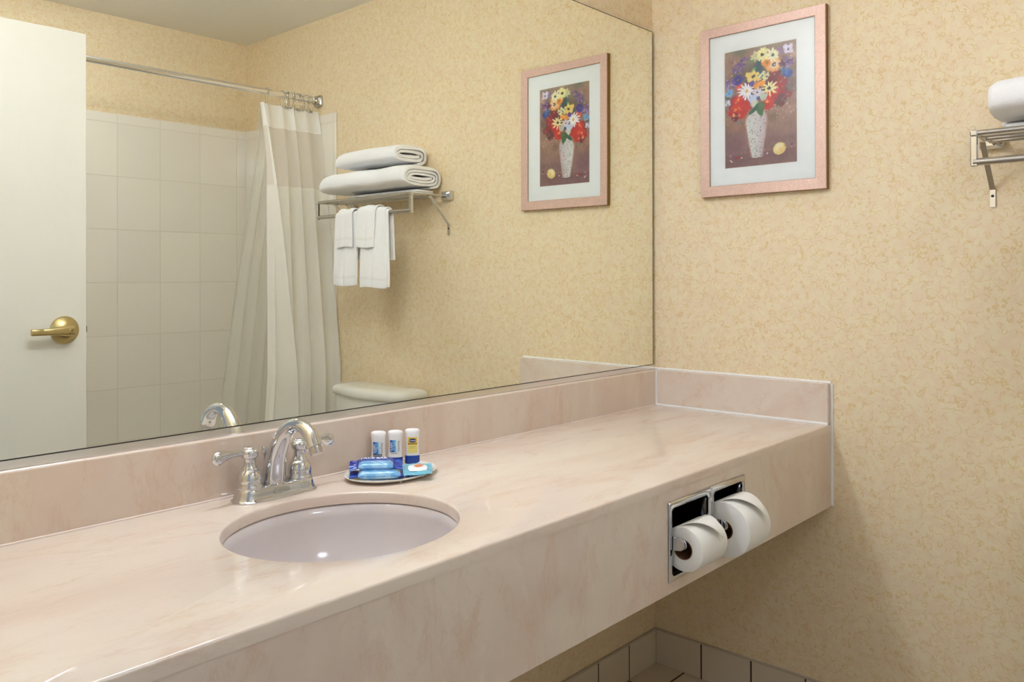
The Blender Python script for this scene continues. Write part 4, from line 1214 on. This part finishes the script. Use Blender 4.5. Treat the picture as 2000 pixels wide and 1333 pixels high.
# ================================================================== TOILET
tyc = -1.268
to = thing('toilet', (-.35, tyc, 0), 'white toilet whose tank stands against the wall below the towel shelf', 'toilet')
def dshape(hw, x0, x1, r, bow, n=14):
    """outline bowed towards the room; x0 at the wall"""
    pts = [(x0, -hw+r)]
    pts = []
    for k in range(5): a = PI/2*k/4; pts.append((x0-.012+.012*math.cos(PI/2-a), hw-.012+.012*math.sin(PI/2-a)) if False else (x0, hw-.02+.005*k))
    pts = [(x0, -hw+.012), (x0-.003, -hw+.004), (x0-.012, -hw)]
    pts = [(x0, -hw+.012)]+[(x0-.012+.012*math.cos(a), -hw+.012-.012*math.sin(a)) for a in [PI/2*k/4 for k in range(1, 5)]]
    xr = x1+bow
    pts += [(xr+r-r*math.sin(a), -hw+r-r*math.cos(a)) for a in [PI/2*k/6 for k in range(7)]]
    for k in range(1, n):
        v = lerp(-hw+r, hw-r, k/n); pts.append((xr-bow*math.cos(PI/2*v/(hw-r)), v))
    pts += [(xr+r-r*math.cos(a), hw-r+r*math.sin(a)) for a in [PI/2*k/6 for k in range(7)]]
    pts += [(x0-.012+.012*math.sin(a), hw-.012+.012*math.cos(a)) for a in [PI/2*k/4 for k in range(0, 5)]]
    return pts
rings = []
for hw, xo, z in ((.180, .0, .385), (.185, .0, .40), (.200, .0, .60), (.208, .0, .733)):
    rings.append([(p, tyc+q, z) for p, q in dshape(hw, -.022, -.200+(.208-hw)*.6, .045, .022)])
MB().loft(rings).build('tank', 'porcelain', to, angle=50)
rings = []
for hw, ex, z in ((.220, .000, .7332), (.226, .006, .736), (.230, .010, .745), (.230, .010, .758), (.224, .006, .768), (.208, -.004, .775), (.173, -.03, .778)):
    rings.append([(p, tyc+q, z) for p, q in dshape(hw, -.018-(.230-hw)*.5, -.205-ex, .06, .028)])
MB().loft(rings).build('tank_lid', 'porcelain', to, angle=60)
MB().lathe((-.218, tyc+.165, .675), [(.012, 0), (.012, -.012), (.006, -.014)], 20, 'x').tube([(-.232, tyc+.165, .675), (-.238, tyc+.13, .672), (-.236, tyc+.10, .668)], [.006, .005, .0065], 12).build('flush_lever', 'chrome', to)
def egg(hw, xb, xf_, n=40):
    out = []
    for k in range(n):
        a = 2*PI*k/n; c, s_ = math.cos(a), math.sin(a)
        x = (xb+xf_)/2+(xb-xf_)/2*c; w = hw*s_*(1+.12*c); out.append((x, w))
    return out
rings = []
for hw, xb, xf_, z in ((.10, -.16, -.60, 0), (.098, -.16, -.59, .02), (.085, -.17, -.54, .12), (.10, -.16, -.56, .22), (.15, -.15, -.66, .33), (.172, -.14, -.69, .375), (.172, -.14, -.69, .388), (.14, -.20, -.66, .388), (.12, -.23, -.62, .33), (.06, -.30, -.50, .22)):
    rings.append([(p, tyc+q, z) for p, q in egg(hw, xb, xf_)])
MB().loft(rings).box((-.20, tyc-.16, .30), (-.03, tyc+.16, .386)).build('bowl', 'porcelain', to, angle=50)
MB().loft([[(p, tyc+q, z) for p, q in egg(hw, -.21, -.70)] for hw, z in ((.172, .3885), (.176, .394), (.176, .404), (.170, .4085))]).build('seat', 'porcelain', to, angle=50)
MB().loft([[(p, tyc+q, z) for p, q in egg(hw, -.215, -.695)] for hw, z in ((.172, .4088), (.175, .413), (.173, .424), (.150, .430), (.08, .433))]).build('seat_lid', 'porcelain', to, angle=50)

# ================================================================== VANITY LIGHT ABOVE THE MIRROR (out of the frame, lights the room)
vl = thing('vanity_light', (-1.458, -.02, 2.16), 'four-globe chrome vanity light on the wall above the mirror', 'light fixture')
MB().box((-1.828, -.024, 2.105), (-1.088, -.0005, 2.215)).build('back_plate', 'chrome', vl, smooth=False, bevel=.004)
for k in range(4):
    x = -1.458+(-.27+.18*k)
    MB().lathe((x, -.024, 2.16), [(.030, 0), (.030, -.012), (.022, -.026), (.018, -.030)], 24, 'y').build('socket_cup', 'chrome', vl)
    MB().sphere((x, -.104, 2.16), .066, 28, 18).build('globe', 'globe', vl)

# ================================================================== ADDED FILL DOME in front of the tub, brightens the far end (out of the frame)
cl = thing('ceiling_fill', (-1.12, -1.72, 2.44), 'unseen round dome added on the ceiling to brighten the tub end', 'light fixture')
MB().lathe((-1.12, -1.72, 2.4395), [(.001, 0), (.165, 0), (.168, -.006), (.165, -.020), (.150, -.022), (.001, -.022)], 40).build('fill_base', 'chrome', cl)
MB().lathe((-1.12, -1.72, 2.4395), [(.150, -.0225), (.148, -.035), (.132, -.058), (.100, -.078), (.060, -.090), (.02, -.095), (.001, -.0955)], 40).build('fill_dome', 'dome', cl)

# keep helper properties off the finished objects
for o in bpy.data.objects:
    if '_base' in o: del o['_base']
